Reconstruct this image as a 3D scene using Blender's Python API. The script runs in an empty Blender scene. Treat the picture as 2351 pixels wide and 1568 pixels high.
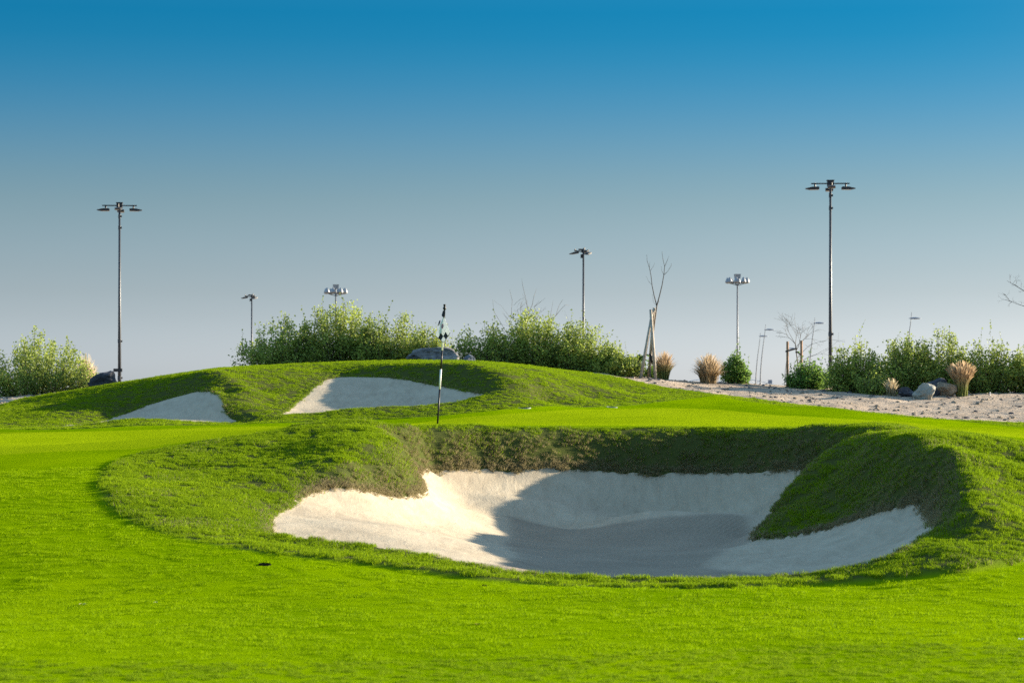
import bpy, bmesh, math, random
import numpy as np
from mathutils import Vector, Matrix

sc = bpy.context.scene
COL = sc.collection
R = math.radians
rng = np.random.default_rng(7)
random.seed(7)

# ------------------------------------------------------------------ camera
EYE = 1.35            # eye height above the front fairway (m)
F = 5500.0            # focal length in units of a 2351 wide picture
HY = 935.0            # row of the level horizon in that picture
cam = bpy.data.objects.new('camera', bpy.data.cameras.new('camera'))
COL.objects.link(cam)
cam.location = (0, 0, EYE)
cam.rotation_euler = (R(90), 0, 0)
cam.data.sensor_width = 36
cam.data.lens = F / 2351 * 36
cam.data.shift_y = (HY - 784) / 2351
cam.data.clip_end = 6000
cam.data.dof.use_dof = True
cam.data.dof.focus_distance = 36
cam.data.dof.aperture_fstop = 5.0
sc.camera = cam

# ------------------------------------------------------------------ light
SUN_AZ = R(21)        # measured from +x (right) towards +y (away from the camera)
SUN_EL = R(12.7)
sd = Vector((math.cos(SUN_AZ) * math.cos(SUN_EL), math.sin(SUN_AZ) * math.cos(SUN_EL), math.sin(SUN_EL)))
sun = bpy.data.objects.new('sun', bpy.data.lights.new('sun', 'SUN'))
COL.objects.link(sun)
sun.data.energy = 4.4
sun.data.angle = R(0.55)
sun.data.color = (1.0, 0.87, 0.68)
sun.rotation_euler = sd.to_track_quat('Z', 'Y').to_euler()
sun.location = (60, 20, 40)

world = bpy.data.worlds.new('World')
sc.world = world
world.use_nodes = True
wn = world.node_tree
wn.nodes.clear()
w_out = wn.nodes.new('ShaderNodeOutputWorld')
w_bg = wn.nodes.new('ShaderNodeBackground')
w_sky = wn.nodes.new('ShaderNodeTexSky')
w_sky.sky_type = 'NISHITA'
w_sky.sun_disc = False
w_sky.sun_elevation = SUN_EL
w_sky.sun_rotation = R(90) - SUN_AZ
w_sky.air_density = 1.0
w_sky.dust_density = 1.0
w_sky.ozone_density = 2.0
w_bg.inputs['Strength'].default_value = 0.05
w_tc = wn.nodes.new('ShaderNodeTexCoord')
w_sep = wn.nodes.new('ShaderNodeSeparateXYZ')
w_ramp = wn.nodes.new('ShaderNodeValToRGB')
w_mul = wn.nodes.new('ShaderNodeMix')
w_mul.data_type = 'RGBA'
w_mul.blend_type = 'MULTIPLY'
w_mul.inputs[0].default_value = 1.0
wn.links.new(w_tc.outputs['Generated'], w_sep.inputs[0])
w_map = wn.nodes.new('ShaderNodeMapRange')
w_map.inputs['From Min'].default_value = 0.0
w_map.inputs['From Max'].default_value = 0.5
wn.links.new(w_sep.outputs['Z'], w_map.inputs['Value'])
wn.links.new(w_map.outputs[0], w_ramp.inputs['Fac'])
SKY_GAIN = 0.84
SKY_KEYS = [(0.0, (1.3, 1.62, 2.8)), (0.0107, (1.23, 1.49, 2.63)), (0.044, (.74, .82, 1.21)), (0.086, (.51, .625, .77)), (0.127, (.16, .50, .775)),
            (0.147, (.05, .46, .75)), (0.168, (.008, .42, .707)), (0.25, (.5, 1.05, 1.28)), (0.5, (3.1, 3.2, 2.9))]   # tint by height above the horizon
def sky_curve(n=30):
    zs = np.array([k[0] for k in SKY_KEYS]); cs = np.array([k[1] for k in SKY_KEYS])
    zz = np.linspace(0, 0.5, 400)
    a = np.stack([np.interp(zz, zs, cs[:, i]) for i in range(3)], 1)
    ker = np.hanning(33); ker /= ker.sum()
    p_ = np.pad(a, ((16, 16), (0, 0)), mode='reflect', reflect_type='odd')
    a = np.stack([np.convolve(p_[:, i], ker, 'valid') for i in range(3)], 1)
    pos = np.concatenate([np.linspace(0, 0.2, 22), np.linspace(0.24, 0.5, n - 22)])
    return [(z, tuple(np.interp(z, zz, a[:, i]) for i in range(3))) for z in pos]
SKY_TINT = sky_curve()
cr = w_ramp.color_ramp
while len(cr.elements) < len(SKY_TINT):
    cr.elements.new(0.5)
for e, (p, c) in zip(cr.elements, SKY_TINT):
    e.position = p * 2
    c = [max(0.006, q) * SKY_GAIN for q in c]
    e.color = (c[0] / 4, c[1] / 4, c[2] / 4, 1)
wn.links.new(w_sky.outputs[0], w_mul.inputs[6])
w_x4 = wn.nodes.new('ShaderNodeVectorMath'); w_x4.operation = 'SCALE'; w_x4.inputs['Scale'].default_value = 4.0
wn.links.new(w_ramp.outputs[0], w_x4.inputs[0])
# the bright hazy part of the sky round the sun keeps its own pale colour
w_dot = wn.nodes.new('ShaderNodeVectorMath'); w_dot.operation = 'DOT_PRODUCT'; w_dot.inputs[1].default_value = sd
wn.links.new(w_tc.outputs['Generated'], w_dot.inputs[0])
w_glow = wn.nodes.new('ShaderNodeMapRange'); w_glow.interpolation_type = 'SMOOTHSTEP'
w_glow.inputs['From Min'].default_value = 0.50; w_glow.inputs['From Max'].default_value = 0.95
wn.links.new(w_dot.outputs['Value'], w_glow.inputs['Value'])
w_mg = wn.nodes.new('ShaderNodeMix'); w_mg.data_type = 'RGBA'
w_mg.inputs[7].default_value = (0.5, 0.55, 0.65, 1)
wn.links.new(w_glow.outputs[0], w_mg.inputs[0]); wn.links.new(w_x4.outputs[0], w_mg.inputs[6])
wn.links.new(w_mg.outputs[2], w_mul.inputs[7])
wn.links.new(w_mul.outputs[2], w_bg.inputs['Color'])
wn.links.new(w_bg.outputs[0], w_out.inputs['Surface'])

sc.view_settings.view_transform = 'Standard'
sc.view_settings.look = 'None'
sc.view_settings.gamma = 1.0
sc.view_settings.exposure = 1.95
sc.view_settings.use_curve_mapping = False
sc.render.engine = 'CYCLES'
sc.cycles.max_bounces = 6
sc.cycles.transparent_max_bounces = 4
sc.cycles.use_denoising = False

# ------------------------------------------------------------------ helpers
def P(px, py, d):
    return ((px - 1175.5) * d / F, d, EYE + (HY - py) * d / F)

def tag(o, label=None, cat=None, group=None, kind=None):
    if label: o['label'] = label
    if cat: o['category'] = cat
    if group: o['group'] = group
    if kind: o['kind'] = kind
    return o

def thing(name, label, cat, loc=(0, 0, 0), rz=0.0, group=None):
    o = bpy.data.objects.new(name, None)
    COL.objects.link(o)
    o.location = loc
    o.rotation_euler = (0, 0, rz)
    o.empty_display_size = 0.2
    return tag(o, label, cat, group)

def copy_tree(o, parent=None):
    c = o.copy()
    COL.objects.link(c)
    c.parent = parent
    for ch in list(o.children):
        copy_tree(ch, c)
    return c

class MB:
    """collects plain geometry for one mesh object"""
    def __init__(s):
        s.v = []; s.f = []
    def add(s, vs, fs):
        b = len(s.v)
        s.v += [tuple(p) for p in vs]
        s.f += [tuple(i + b for i in f) for f in fs]
        return s
    def box(s, c, size, rot=None, taper=1.0):
        hx, hy, hz = size[0] / 2, size[1] / 2, size[2] / 2
        vs = []
        for z in (-1, 1):
            t = taper if z > 0 else 1.0
            for x, y in ((-1, -1), (1, -1), (1, 1), (-1, 1)):
                p = Vector((x * hx * t, y * hy * t, z * hz))
                if rot is not None: p = rot @ p
                vs.append(p + Vector(c))
        return s.add(vs, [(3, 2, 1, 0), (4, 5, 6, 7), (0, 1, 5, 4), (1, 2, 6, 5), (2, 3, 7, 6), (3, 0, 4, 7)])
    def tube(s, pts, rad, n=8, cap=True):
        pts = [Vector(p) for p in pts]
        if not hasattr(rad, '__len__'): rad = [rad] * len(pts)
        rings = []
        prev = None
        for i, p in enumerate(pts):
            t = (pts[min(i + 1, len(pts) - 1)] - pts[max(i - 1, 0)])
            if t.length < 1e-9: t = Vector((0, 0, 1))
            t.normalize()
            a = prev if prev is not None else (Vector((1, 0, 0)) if abs(t.x) < 0.9 else Vector((0, 1, 0)))
            u = (a - t * a.dot(t)).normalized()
            w = t.cross(u)
            prev = u
            rings.append([p + (u * math.cos(k * 2 * math.pi / n) + w * math.sin(k * 2 * math.pi / n)) * rad[i] for k in range(n)])
        vs = [q for r in rings for q in r]
        fs = []
        for i in range(len(rings) - 1):
            for k in range(n):
                k2 = (k + 1) % n
                fs.append((i * n + k, i * n + k2, (i + 1) * n + k2, (i + 1) * n + k))
        if cap:
            fs.append(tuple(reversed(range(n))))
            fs.append(tuple((len(rings) - 1) * n + k for k in range(n)))
        return s.add(vs, fs)
    def lathe(s, prof, c=(0, 0, 0), n=14, rot=None):
        vs = []
        for r_, z in prof:
            for k in range(n):
                a = 2 * math.pi * k / n
                p = Vector((r_ * math.cos(a), r_ * math.sin(a), z))
                if rot is not None: p = rot @ p
                vs.append(p + Vector(c))
        fs = []
        for i in range(len(prof) - 1):
            for k in range(n):
                k2 = (k + 1) % n
                fs.append((i * n + k, i * n + k2, (i + 1) * n + k2, (i + 1) * n + k))
        fs.append(tuple(reversed(range(n))))
        fs.append(tuple((len(prof) - 1) * n + k for k in range(n)))
        return s.add(vs, fs)
    def build(s, name, mat, parent=None, smooth=False):
        me = bpy.data.meshes.new(name)
        me.from_pydata(s.v, [], s.f)
        me.materials.append(mat)
        if smooth:
            me.polygons.foreach_set('use_smooth', [True] * len(me.polygons))
        o = bpy.data.objects.new(name, me)
        COL.objects.link(o)
        if parent is not None: o.parent = parent
        return o

def np_mesh(name, V, faces, mat, parent=None, smooth=True, attrs=None, link=True):
    """V (n,3) array, faces (m,k) int array"""
    me = bpy.data.meshes.new(name)
    n, (m, k) = len(V), faces.shape
    me.vertices.add(n)
    me.vertices.foreach_set('co', np.ascontiguousarray(V, dtype=np.float32).ravel())
    me.loops.add(m * k)
    me.loops.foreach_set('vertex_index', np.ascontiguousarray(faces, dtype=np.int32).ravel())
    me.polygons.add(m)
    me.polygons.foreach_set('loop_start', np.arange(0, m * k, k, dtype=np.int32))
    me.polygons.foreach_set('loop_total', np.full(m, k, dtype=np.int32))
    me.polygons.foreach_set('use_smooth', np.full(m, smooth, dtype=bool))
    if attrs:
        for an, arr in attrs.items():
            a = me.attributes.new(an, 'FLOAT', 'POINT')
            a.data.foreach_set('value', np.ascontiguousarray(arr, dtype=np.float32))
    me.update()
    me.validate()
    if mat is not None: me.materials.append(mat)
    o = bpy.data.objects.new(name, me)
    if link: COL.objects.link(o)
    if parent is not None: o.parent = parent
    return o

# ------------------------------------------------------------------ materials
class NT:
    """tiny node builder"""
    def __init__(s, name):
        s.m = bpy.data.materials.new(name)
        s.m.use_nodes = True
        s.t = s.m.node_tree
        s.t.nodes.clear()
        s.out = s.n('ShaderNodeOutputMaterial')
    def n(s, typ, **kw):
        nd = s.t.nodes.new(typ)
        for k, v in kw.items(): setattr(nd, k, v)
        return nd
    def l(s, a, b): s.t.links.new(a, b)
    def noise(s, scale, detail=4, rough=0.6, vec=None, dist=0.0):
        nd = s.n('ShaderNodeTexNoise')
        nd.inputs['Scale'].default_value = scale
        nd.inputs['Detail'].default_value = detail
        nd.inputs['Roughness'].default_value = rough
        nd.inputs['Distortion'].default_value = dist
        if vec is not None: s.l(vec, nd.inputs['Vector'])
        return nd.outputs['Fac']
    def coord(s, scale=(1, 1, 1), kind='Object', rot=(0, 0, 0)):
        tc = s.n('ShaderNodeTexCoord')
        mp = s.n('ShaderNodeMapping')
        mp.inputs['Scale'].default_value = scale
        mp.inputs['Rotation'].default_value = rot
        s.l(tc.outputs[kind], mp.inputs['Vector'])
        return mp.outputs[0]
    def ramp(s, fac, stops, interp='LINEAR'):
        nd = s.n('ShaderNodeValToRGB')
        nd.color_ramp.interpolation = interp
        els = nd.color_ramp.elements
        while len(els) < len(stops): els.new(0.5)
        for e, (p, c) in zip(els, stops):
            e.position = p
            e.color = (*c, 1) if hasattr(c, '__len__') else (c, c, c, 1)
        s.l(fac, nd.inputs['Fac'])
        return nd.outputs['Color']
    def mix(s, fac, a, b, mode='MIX'):
        nd = s.n('ShaderNodeMix')
        nd.data_type = 'RGBA'
        nd.blend_type = mode
        for sock, val in ((nd.inputs[0], fac), (nd.inputs[6], a), (nd.inputs[7], b)):
            if hasattr(val, 'is_linked') or hasattr(val, 'links'): s.l(val, sock)
            elif hasattr(val, '__len__'): sock.default_value = (*val, 1)
            else: sock.default_value = val
        return nd.outputs[2]
    def math(s, op, a, b=None):
        nd = s.n('ShaderNodeMath')
        nd.operation = op
        for sock, val in ((nd.inputs[0], a), (nd.inputs[1], b)):
            if val is None: continue
            if hasattr(val, 'links'): s.l(val, sock)
            else: sock.default_value = val
        return nd.outputs[0]
    def attr(s, name, kind='GEOMETRY'):
        nd = s.n('ShaderNodeAttribute')
        nd.attribute_name = name
        nd.attribute_type = kind
        return nd.outputs['Fac']
    def bump(s, h, strength=0.5, dist=0.02, normal=None):
        nd = s.n('ShaderNodeBump')
        nd.inputs['Strength'].default_value = strength
        nd.inputs['Distance'].default_value = dist
        s.l(h, nd.inputs['Height'])
        if normal is not None: s.l(normal, nd.inputs['Normal'])
        return nd.outputs[0]
    def bsdf(s, color, rough=0.8, normal=None, metal=0.0, spec=0.3):
        b = s.n('ShaderNodeBsdfPrincipled')
        if hasattr(color, 'links'): s.l(color, b.inputs['Base Color'])
        else: b.inputs['Base Color'].default_value = (*color, 1)
        if hasattr(rough, 'links'): s.l(rough, b.inputs['Roughness'])
        else: b.inputs['Roughness'].default_value = rough
        b.inputs['Metallic'].default_value = metal
        b.inputs['Specular IOR Level'].default_value = spec
        if normal is not None: s.l(normal, b.inputs['Normal'])
        return b
    def done(s, shader):
        s.l(shader.outputs[0] if hasattr(shader, 'outputs') else shader, s.out.inputs['Surface'])
        return s.m
    def leafy(s, color, trans=0.4, tcol=None, rough=0.6, spec=0.2, normal=None):
        b = s.bsdf(color, rough, normal, 0, spec)
        t = s.n('ShaderNodeBsdfTranslucent')
        s.l(tcol if tcol is not None else color, t.inputs['Color'])
        mx = s.n('ShaderNodeMixShader')
        mx.inputs[0].default_value = trans
        s.l(b.outputs[0], mx.inputs[1]); s.l(t.outputs[0], mx.inputs[2])
        return s.done(mx)

def mat_plain(name, c, rough=0.6, metal=0.0, spec=0.3, var=0.25, scale=6.0, bump=0.0):
    n = NT(name)
    f = n.noise(scale, 5, 0.6, n.coord())
    col = n.ramp(f, [(0.3, tuple(x * (1 - var) for x in c)), (0.7, tuple(min(1, x * (1 + var)) for x in c))])
    nrm = n.bump(f, bump, 0.02) if bump else None
    return n.done(n.bsdf(col, rough, nrm, metal, spec))

GREEN_A = (0.042, 0.118, 0.0022)
GREEN_B = (0.078, 0.160, 0.0030)

def mat_turf():
    n = NT('turf')
    co = n.coord()
    rough, green = n.attr('rough'), n.attr('green')
    med = n.noise(0.5, 4, 0.55, n.coord((1, 0.45, 1)))
    fine = n.noise(55, 6, 0.75, co)
    streak = n.noise(4.0, 7, 0.7, n.coord((0.45, 2.4, 1)))
    f1 = n.math('ADD', n.math('MULTIPLY', med, 0.5), n.math('ADD', n.math('MULTIPLY', streak, 0.32), n.math('MULTIPLY', fine, 0.18)))
    fair = n.ramp(f1, [(0.38, (0.085, 0.165, 0.0004)), (0.5, (0.143, 0.236, 0.0006)), (0.63, (0.205, 0.298, 0.0010))])
    grn = n.ramp(f1, [(0.36, (0.185, 0.265, 0.0015)), (0.64, (0.255, 0.335, 0.004))])
    scuff = n.ramp(n.noise(1.7, 6, 0.75, co), [(0.70, 0.0), (0.80, 0.45)])
    fair = n.mix(scuff, fair, (0.24, 0.27, 0.01))
    soil = n.ramp(fine, [(0.3, (0.045, 0.060, 0.014)), (0.7, (0.085, 0.095, 0.03))])
    c = n.mix(green, fair, grn)
    c = n.mix(rough, c, soil)
    h = n.math('ADD', n.math('MULTIPLY', n.noise(75, 5, 0.75, co), 1.0), n.math('MULTIPLY', streak, 0.9))
    return n.done(n.bsdf(c, 0.95, n.bump(h, 0.5, 0.022), 0, 0.0))

def mat_blade(name, lo, hi, dry, trans=0.4):
    n = NT(name)
    oi = n.n('ShaderNodeObjectInfo')
    f = n.attr('shade')                       # per blade
    d = n.attr('dry', 'INSTANCER')
    t = n.attr('tint', 'INSTANCER')
    c = n.ramp(n.math('ADD', n.math('MULTIPLY', f, 0.6), n.math('MULTIPLY', t, 0.4)), [(0.15, lo), (0.85, hi)])
    dm = n.math('GREATER_THAN', n.math('ADD', d, n.math('MULTIPLY', f, 0.9)), 1.0)
    c = n.mix(dm, c, dry)
    return n.leafy(c, trans, None, 0.7, 0.04)

def mat_sand():
    n = NT('bunker_sand')
    co = n.coord()
    fl = n.attr('floor')
    big = n.noise(1.1, 5, 0.6, co, 0.4)
    fine = n.noise(38, 6, 0.7, co)
    streak = n.noise(3.2, 7, 0.68, n.coord((2.6, 0.9, 1), rot=(0, 0, R(-38))), 0.6)
    f = n.math('ADD', n.math('MULTIPLY', big, 0.35), n.math('ADD', n.math('MULTIPLY', fine, 0.2), n.math('MULTIPLY', streak, 0.45)))
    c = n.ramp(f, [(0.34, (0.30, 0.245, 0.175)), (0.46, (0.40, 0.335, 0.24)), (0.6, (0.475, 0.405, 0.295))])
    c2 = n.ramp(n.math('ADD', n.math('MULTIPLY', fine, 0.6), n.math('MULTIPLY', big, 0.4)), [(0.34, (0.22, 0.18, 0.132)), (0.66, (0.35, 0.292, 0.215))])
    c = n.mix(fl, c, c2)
    speck = n.ramp(n.noise(70, 2, 0.5, co), [(0.70, 0.0), (0.75, 0.5)])
    c = n.mix(speck, c, (0.20, 0.165, 0.13))
    # foot and rake marks pressed into the raked floor
    rake = n.n('ShaderNodeTexWave'); rake.inputs['Scale'].default_value = 9; rake.inputs['Distortion'].default_value = 5; rake.inputs['Detail'].default_value = 3; rake.inputs['Detail Scale'].default_value = 1.2
    n.l(n.coord((0.5, 1, 1), rot=(0, 0, R(20))), rake.inputs['Vector'])
    lump = n.math('ADD', n.noise(13, 5, 0.65, co), n.math('MULTIPLY', rake.outputs['Fac'], 0.35))
    h = n.math('ADD', n.math('ADD', n.math('MULTIPLY', fine, 0.4), n.math('MULTIPLY', streak, 1.1)), n.math('MULTIPLY', n.math('MULTIPLY', lump, fl), 1.5))
    return n.done(n.bsdf(c, 0.95, n.bump(h, 0.33, 0.03), 0, 0.1))

def mat_desert():
    n = NT('desert_sand')
    co = n.coord()
    big = n.noise(0.9, 5, 0.6, co)
    fine = n.noise(16, 6, 0.7, co)
    c = n.ramp(n.math('ADD', n.math('MULTIPLY', big, 0.45), n.math('MULTIPLY', fine, 0.55)), [(0.32, (0.22, 0.165, 0.115)), (0.5, (0.39, 0.305, 0.225)), (0.68, (0.50, 0.41, 0.315))])
    return n.done(n.bsdf(c, 0.95, n.bump(fine, 0.6, 0.06), 0, 0.1))

M = {}
M['turf'] = mat_turf()
M['sand'] = mat_sand()
M['desert'] = mat_desert()
M['rough_blade'] = mat_blade('rough_blade', (0.115, 0.20, 0.005), (0.265, 0.375, 0.007), (0.265, 0.225, 0.115), 0.45)
M['short_blade'] = mat_blade('short_blade', (0.135, 0.235, 0.0005), (0.265, 0.385, 0.001), (0.34, 0.33, 0.06), 0.45)

# ------------------------------------------------------------------ terrain
def seg_resample(pts, step):
    pts = np.array(pts, float)
    out = []
    for a, b in zip(pts[:-1], pts[1:]):
        k = max(1, int(np.ceil(np.linalg.norm((b - a)[:2]) / step)))
        for i in range(k):
            out.append(a + (b - a) * i / k)
    out.append(pts[-1])
    return np.array(out)

def smooth_curve(pts, step):
    """Catmull-Rom through pts, resampled"""
    p = np.array(pts, float)
    q = np.vstack([2 * p[0] - p[1], p, 2 * p[-1] - p[-2]])
    out = []
    for i in range(1, len(q) - 2):
        a, b, c, d = q[i - 1], q[i], q[i + 1], q[i + 2]
        k = max(1, int(np.ceil(np.linalg.norm((c - b)[:2]) / step)))
        for j in range(k):
            t = j / k
            out.append(0.5 * (2 * b + (c - a) * t + (2 * a - 5 * b + 4 * c - d) * t * t + (3 * b - a - 3 * c + d) * t ** 3))
    out.append(p[-1])
    return np.array(out)

def curve(lst, step=0.25):
    return smooth_curve([P(*t) for t in lst], step)

def on_z(px, py, z):
    d = (EYE - z) * F / (py - HY)
    return P(px, py, d)

FAIR_Y = [0, 15, 16.8, 17.8, 18.3, 18.7, 19.5, 20.3, 21.2, 22, 23.2, 24.5, 26, 28, 30, 34, 38, 46]
FAIR_Z = [0, 0, 0.01, 0.045, 0.12, 0.185, 0.28, 0.36, 0.44, 0.53, 0.61, 0.68, 0.755, 0.815, 0.845, 0.875, 0.90, 0.93]
def fair(y): return float(np.interp(y, FAIR_Y, FAIR_Z))

# --- front bunker
FRONT_LIP = [(617, 1233, 20.2), (700, 1243, 19.9), (800, 1255, 19.6), (900, 1270, 19.25), (1000, 1285, 19.0), (1060, 1298, 18.8), (1140, 1313, 18.6),
             (1250, 1325, 18.55), (1400, 1332, 18.5), (1550, 1333, 18.5), (1700, 1331, 18.5), (1850, 1322, 18.5), (1950, 1308, 18.5), (2030, 1290, 18.6),
             (2080, 1265, 19.0), (2120, 1237, 19.6), (2152, 1212, 20.4)]
BACK_TOE = [(617, 1233, 20.2), (612, 1210, 21.5), (620, 1187, 22.5), (660, 1168, 23.3), (700, 1140, 24.0), (740, 1127, 24.4), (800, 1128, 24.6), (870, 1140, 25.1),
            (930, 1144, 25.5), (967, 1130, 26.1), (962, 1112, 27.1), (953, 1096, 28.2), (975, 1087, 28.7), (1000, 1088, 28.9), (1100, 1085, 29.35), (1200, 1090, 29.6),
            (1290, 1084, 29.85), (1400, 1088, 30.1), (1500, 1094, 30.2), (1600, 1090, 30.3), (1700, 1090, 30.15), (1800, 1093, 29.75), (1850, 1097, 29.35)]
NOSE_HIDDEN = [(3.72, 28.95, 0.48), (3.64, 28.4, 0.36), (3.48, 27.8, 0.20), (3.28, 27.25, 0.10), (3.06, 26.75, 0.03), (2.85, 26.2, -0.03), (2.62, 25.5, -0.03)]
NOSE_TOE = [(1728, 1234, 24.95), (1745, 1239, 24.6), (1800, 1238, 24.3), (1860, 1226, 24.0), (1920, 1212, 23.6), (1980, 1195, 23.2), (2030, 1180, 22.8),
            (2080, 1171, 22.5), (2115, 1177, 22.2), (2142, 1194, 21.3), (2152, 1212, 20.4)]
RJ = np.random.default_rng(3)
def ragged(c, amp=0.007):
    q = c.copy(); k = len(q)
    w_ = np.convolve(RJ.normal(0, 1, k + 2), [.25, .5, .25], 'valid'); u_ = np.convolve(RJ.normal(0, 1, k + 2), [.25, .5, .25], 'valid')
    w_[[0, -1]] = 0; u_[[0, -1]] = 0
    q[:, 0] += amp * u_; q[:, 1] += amp * 1.6 * w_
    return q
c_lip = curve(FRONT_LIP, 0.2)
c_toe = curve(BACK_TOE, 0.2)
c_hid = smooth_curve(NOSE_HIDDEN, 0.2)
c_nose = curve(NOSE_TOE, 0.2)
POLY_FRONT = np.vstack([ragged(curve(BACK_TOE, 0.09)), c_hid, ragged(curve(NOSE_TOE, 0.09)), c_lip[::-1]])[:, :2]

# --- back bunkers
RB_LIP = [(645, 951, 49.9), (700, 949, 50.0), (750, 945, 50.0), (800, 938, 50.1), (900, 934, 50.2), (960, 931, 50.3), (1050, 922, 50.7), (1112, 905, 51.3)]
RB_TOE = [(645, 951, 49.9), (690, 918, 51.8), (720, 892, 53.0), (750, 872, 54.0), (800, 866, 54.4), (900, 868, 53.8), (1000, 885, 52.8), (1060, 897, 52.0), (1112, 905, 51.3)]
LB_LIP = [(135, 979, 48.2), (220, 972, 48.4), (285, 963, 48.6), (360, 962, 48.7), (430, 967, 48.8), (500, 970, 49.0), (545, 969, 49.4)]
LB_TOE = [(135, 979, 48.2), (200, 973, 49.2), (240, 966, 50.0), (285, 953, 50.9), (330, 935, 51.5), (380, 920, 51.8), (440, 903, 51.7), (470, 897, 51.5), (492, 900, 51.2),
          (508, 911, 50.7), (515, 935, 50.0), (522, 952, 49.7), (545, 969, 49.4)]
r_lip, r_toe, l_lip, l_toe = (curve(c, 0.25) for c in (RB_LIP, RB_TOE, LB_LIP, LB_TOE))
POLY_RB = np.vstack([ragged(curve(RB_TOE, 0.12), 0.012), r_lip[::-1]])[:, :2]
POLY_LB = np.vstack([ragged(curve(LB_TOE, 0.12), 0.012), l_lip[::-1]])[:, :2]

C = []
def addc(pts): C.extend([tuple(map(float, p)) for p in pts])
def off(pts, dy, dz): return [(x * (y + dy) / y if False else x, y + dy, z + dz) for x, y, z in pts]

addc(c_lip); addc(c_toe); addc(c_hid); addc(c_nose)
addc(off(c_lip[6:-10], 0.45, -0.10)); addc(off(c_lip, -0.35, -0.035))
for px, py, z in [(1200, 1240, -.1), (1190, 1270, -.1), (1250, 1312, -.1), (1400, 1322, -.1), (1600, 1315, -.1), (1400, 1260, -.1), (1600, 1240, -.1), (1600, 1270, -.1),
                  (1690, 1216, -.1), (1300, 1217, -.1), (1500, 1215, -.1), (1620, 1292, -.1), (1700, 1262, -.075), (1800, 1280, -.03), (1950, 1250, .09),
                  (2050, 1215, .22), (1900, 1300, -.05), (1750, 1318, -.1)]:
    C.append(on_z(px, py, z))
addc([P(*t) for t in [(900, 1200, 23.0), (1050, 1240, 22.5), (1120, 1270, 22.2), (1100, 1180, 27.2), (800, 1200, 22.2), (1000, 1150, 27.9),
                      (1150, 1135, 28.5), (1000, 1260, 21.0), (1100, 1290, 20.3), (1300, 1150, 28.5), (1500, 1150, 28.2), (1700, 1150, 27.7)]])
# back wall lip and shoulder
def wall_d(px): return np.interp(px, [t[0] for t in BACK_TOE[13:]], [t[2] for t in BACK_TOE[13:]])
for py_, off_ in ((1065, 0.07), (1035, 0.15), (1008, 0.25), (994, 0.34), (985.5, 0.48), (984.5, 0.9)):
    addc(curve([(px, py_, wall_d(px) + off_) for px in (985, 1040, 1100, 1200, 1300, 1400, 1500, 1600, 1700, 1800, 1850)], 0.3))
addc(curve([(930, 987, 28.7), (985, 985.5, 29.2)], 0.3))
addc(curve([(1850, 985.5, 29.8), (1930, 990, 29.3), (1990, 999, 28.3)], 0.3))
addc([P(*t) for t in [(1900, 1020, 29.0), (1880, 1060, 28.9)]])
# right nose ridge, crest and bay wall
addc(curve([(1731, 1229, 25.1), (1760, 1185, 25.5), (1800, 1140, 25.9), (1845, 1095, 26.4), (1900, 1050, 26.8), (1950, 1020, 27.1), (2000, 1001, 27.2), (2050, 994, 26.4), (2100, 993, 26.0), (2150, 994, 25.5),
            (2250, 1006, 23.9), (2351, 1031, 23.7), (2460, 1070, 23.4)], 0.25))
addc(curve([(1990, 1010, 26.7), (2050, 1014, 24.8), (2130, 1037, 22.9), (2190, 1080, 21.6), (2217, 1130, 20.6), (2210, 1175, 20.0), (2190, 1200, 19.7), (2160, 1222, 19.5)], 0.25))
addc([P(*t) for t in [(1850, 1150, 25.4), (1900, 1110, 25.7), (1960, 1060, 26.0), (1800, 1195, 24.9), (1980, 1140, 24.2), (2060, 1080, 23.8), (2130, 1110, 22.5), (1900, 1170, 24.7),
                      (2290, 1130, 21.4), (2280, 1080, 23.2), (2220, 1040, 24.1), (2180, 1020, 24.6), (2240, 1075, 22.8), (2100, 1010, 25.0), (2250, 1220, 19.4), (2351, 1200, 20.5), (2351, 1100, 22.7), (2180, 1265, 18.6)]])
addc([(4.45, 25.6, 1.04), (5.0, 25, .97), (5.0, 26.5, .97), (4.4, 26.6, 1.03), (5.0, 28.5, .99), (4.3, 30.0, 1.02), (5.6, 27, .95), (5.3, 25, .93), (6.0, 23.5, .70), (6.6, 26, .72), (7, 21, .36), (7, 28, .8), (8, 26, .6), (8, 23, .42), (7.4, 19.5, .24), (7.6, 17.8, .12), (10, 30, .85), (9, 33, .9)])
# left mound
addc(curve([(640, 996, 28.2), (700, 987, 28.0), (780, 984, 28.0), (870, 985, 28.2), (930, 987, 29.4)], 0.3))
addc(curve([(890, 1003, 27.7), (920, 1030, 27.0), (946, 1065, 26.8), (961, 1100, 26.6)], 0.2))
addc([P(*t) for t in [(930, 1117, 25.62), (920, 1090, 25.85), (915, 1060, 26.2), (905, 1030, 26.7), (800, 1103, 24.73), (800, 1060, 25.1), (800, 1025, 26.0), (800, 1005, 27.0),
                      (740, 1100, 24.6), (740, 1060, 25.4), (735, 1025, 26.3), (720, 1005, 27.3), (870, 1115, 25.22), (870, 1070, 25.6), (870, 1030, 26.3), (865, 1005, 27.1),
                      (700, 1100, 24.5), (690, 1070, 25.1)]])
addc(curve([(650, 1010, 27.2), (600, 1050, 26.0), (545, 1090, 24.8), (528, 1130, 23.4), (533, 1170, 22.2), (562, 1207, 21.2), (605, 1231, 20.2)], 0.25))
addc([P(*t) for t in [(620, 1100, 24.2), (665, 1080, 24.9), (585, 1170, 22.6), (680, 1045, 25.9)]])
addc([P(*t) for t in [(330, 1115, 23.8), (420, 1090, 25.0), (480, 1060, 25.7), (420, 1150, 22.3), (480, 1190, 21.0), (520, 1040, 26.4), (600, 1020, 26.8)]])
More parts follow.
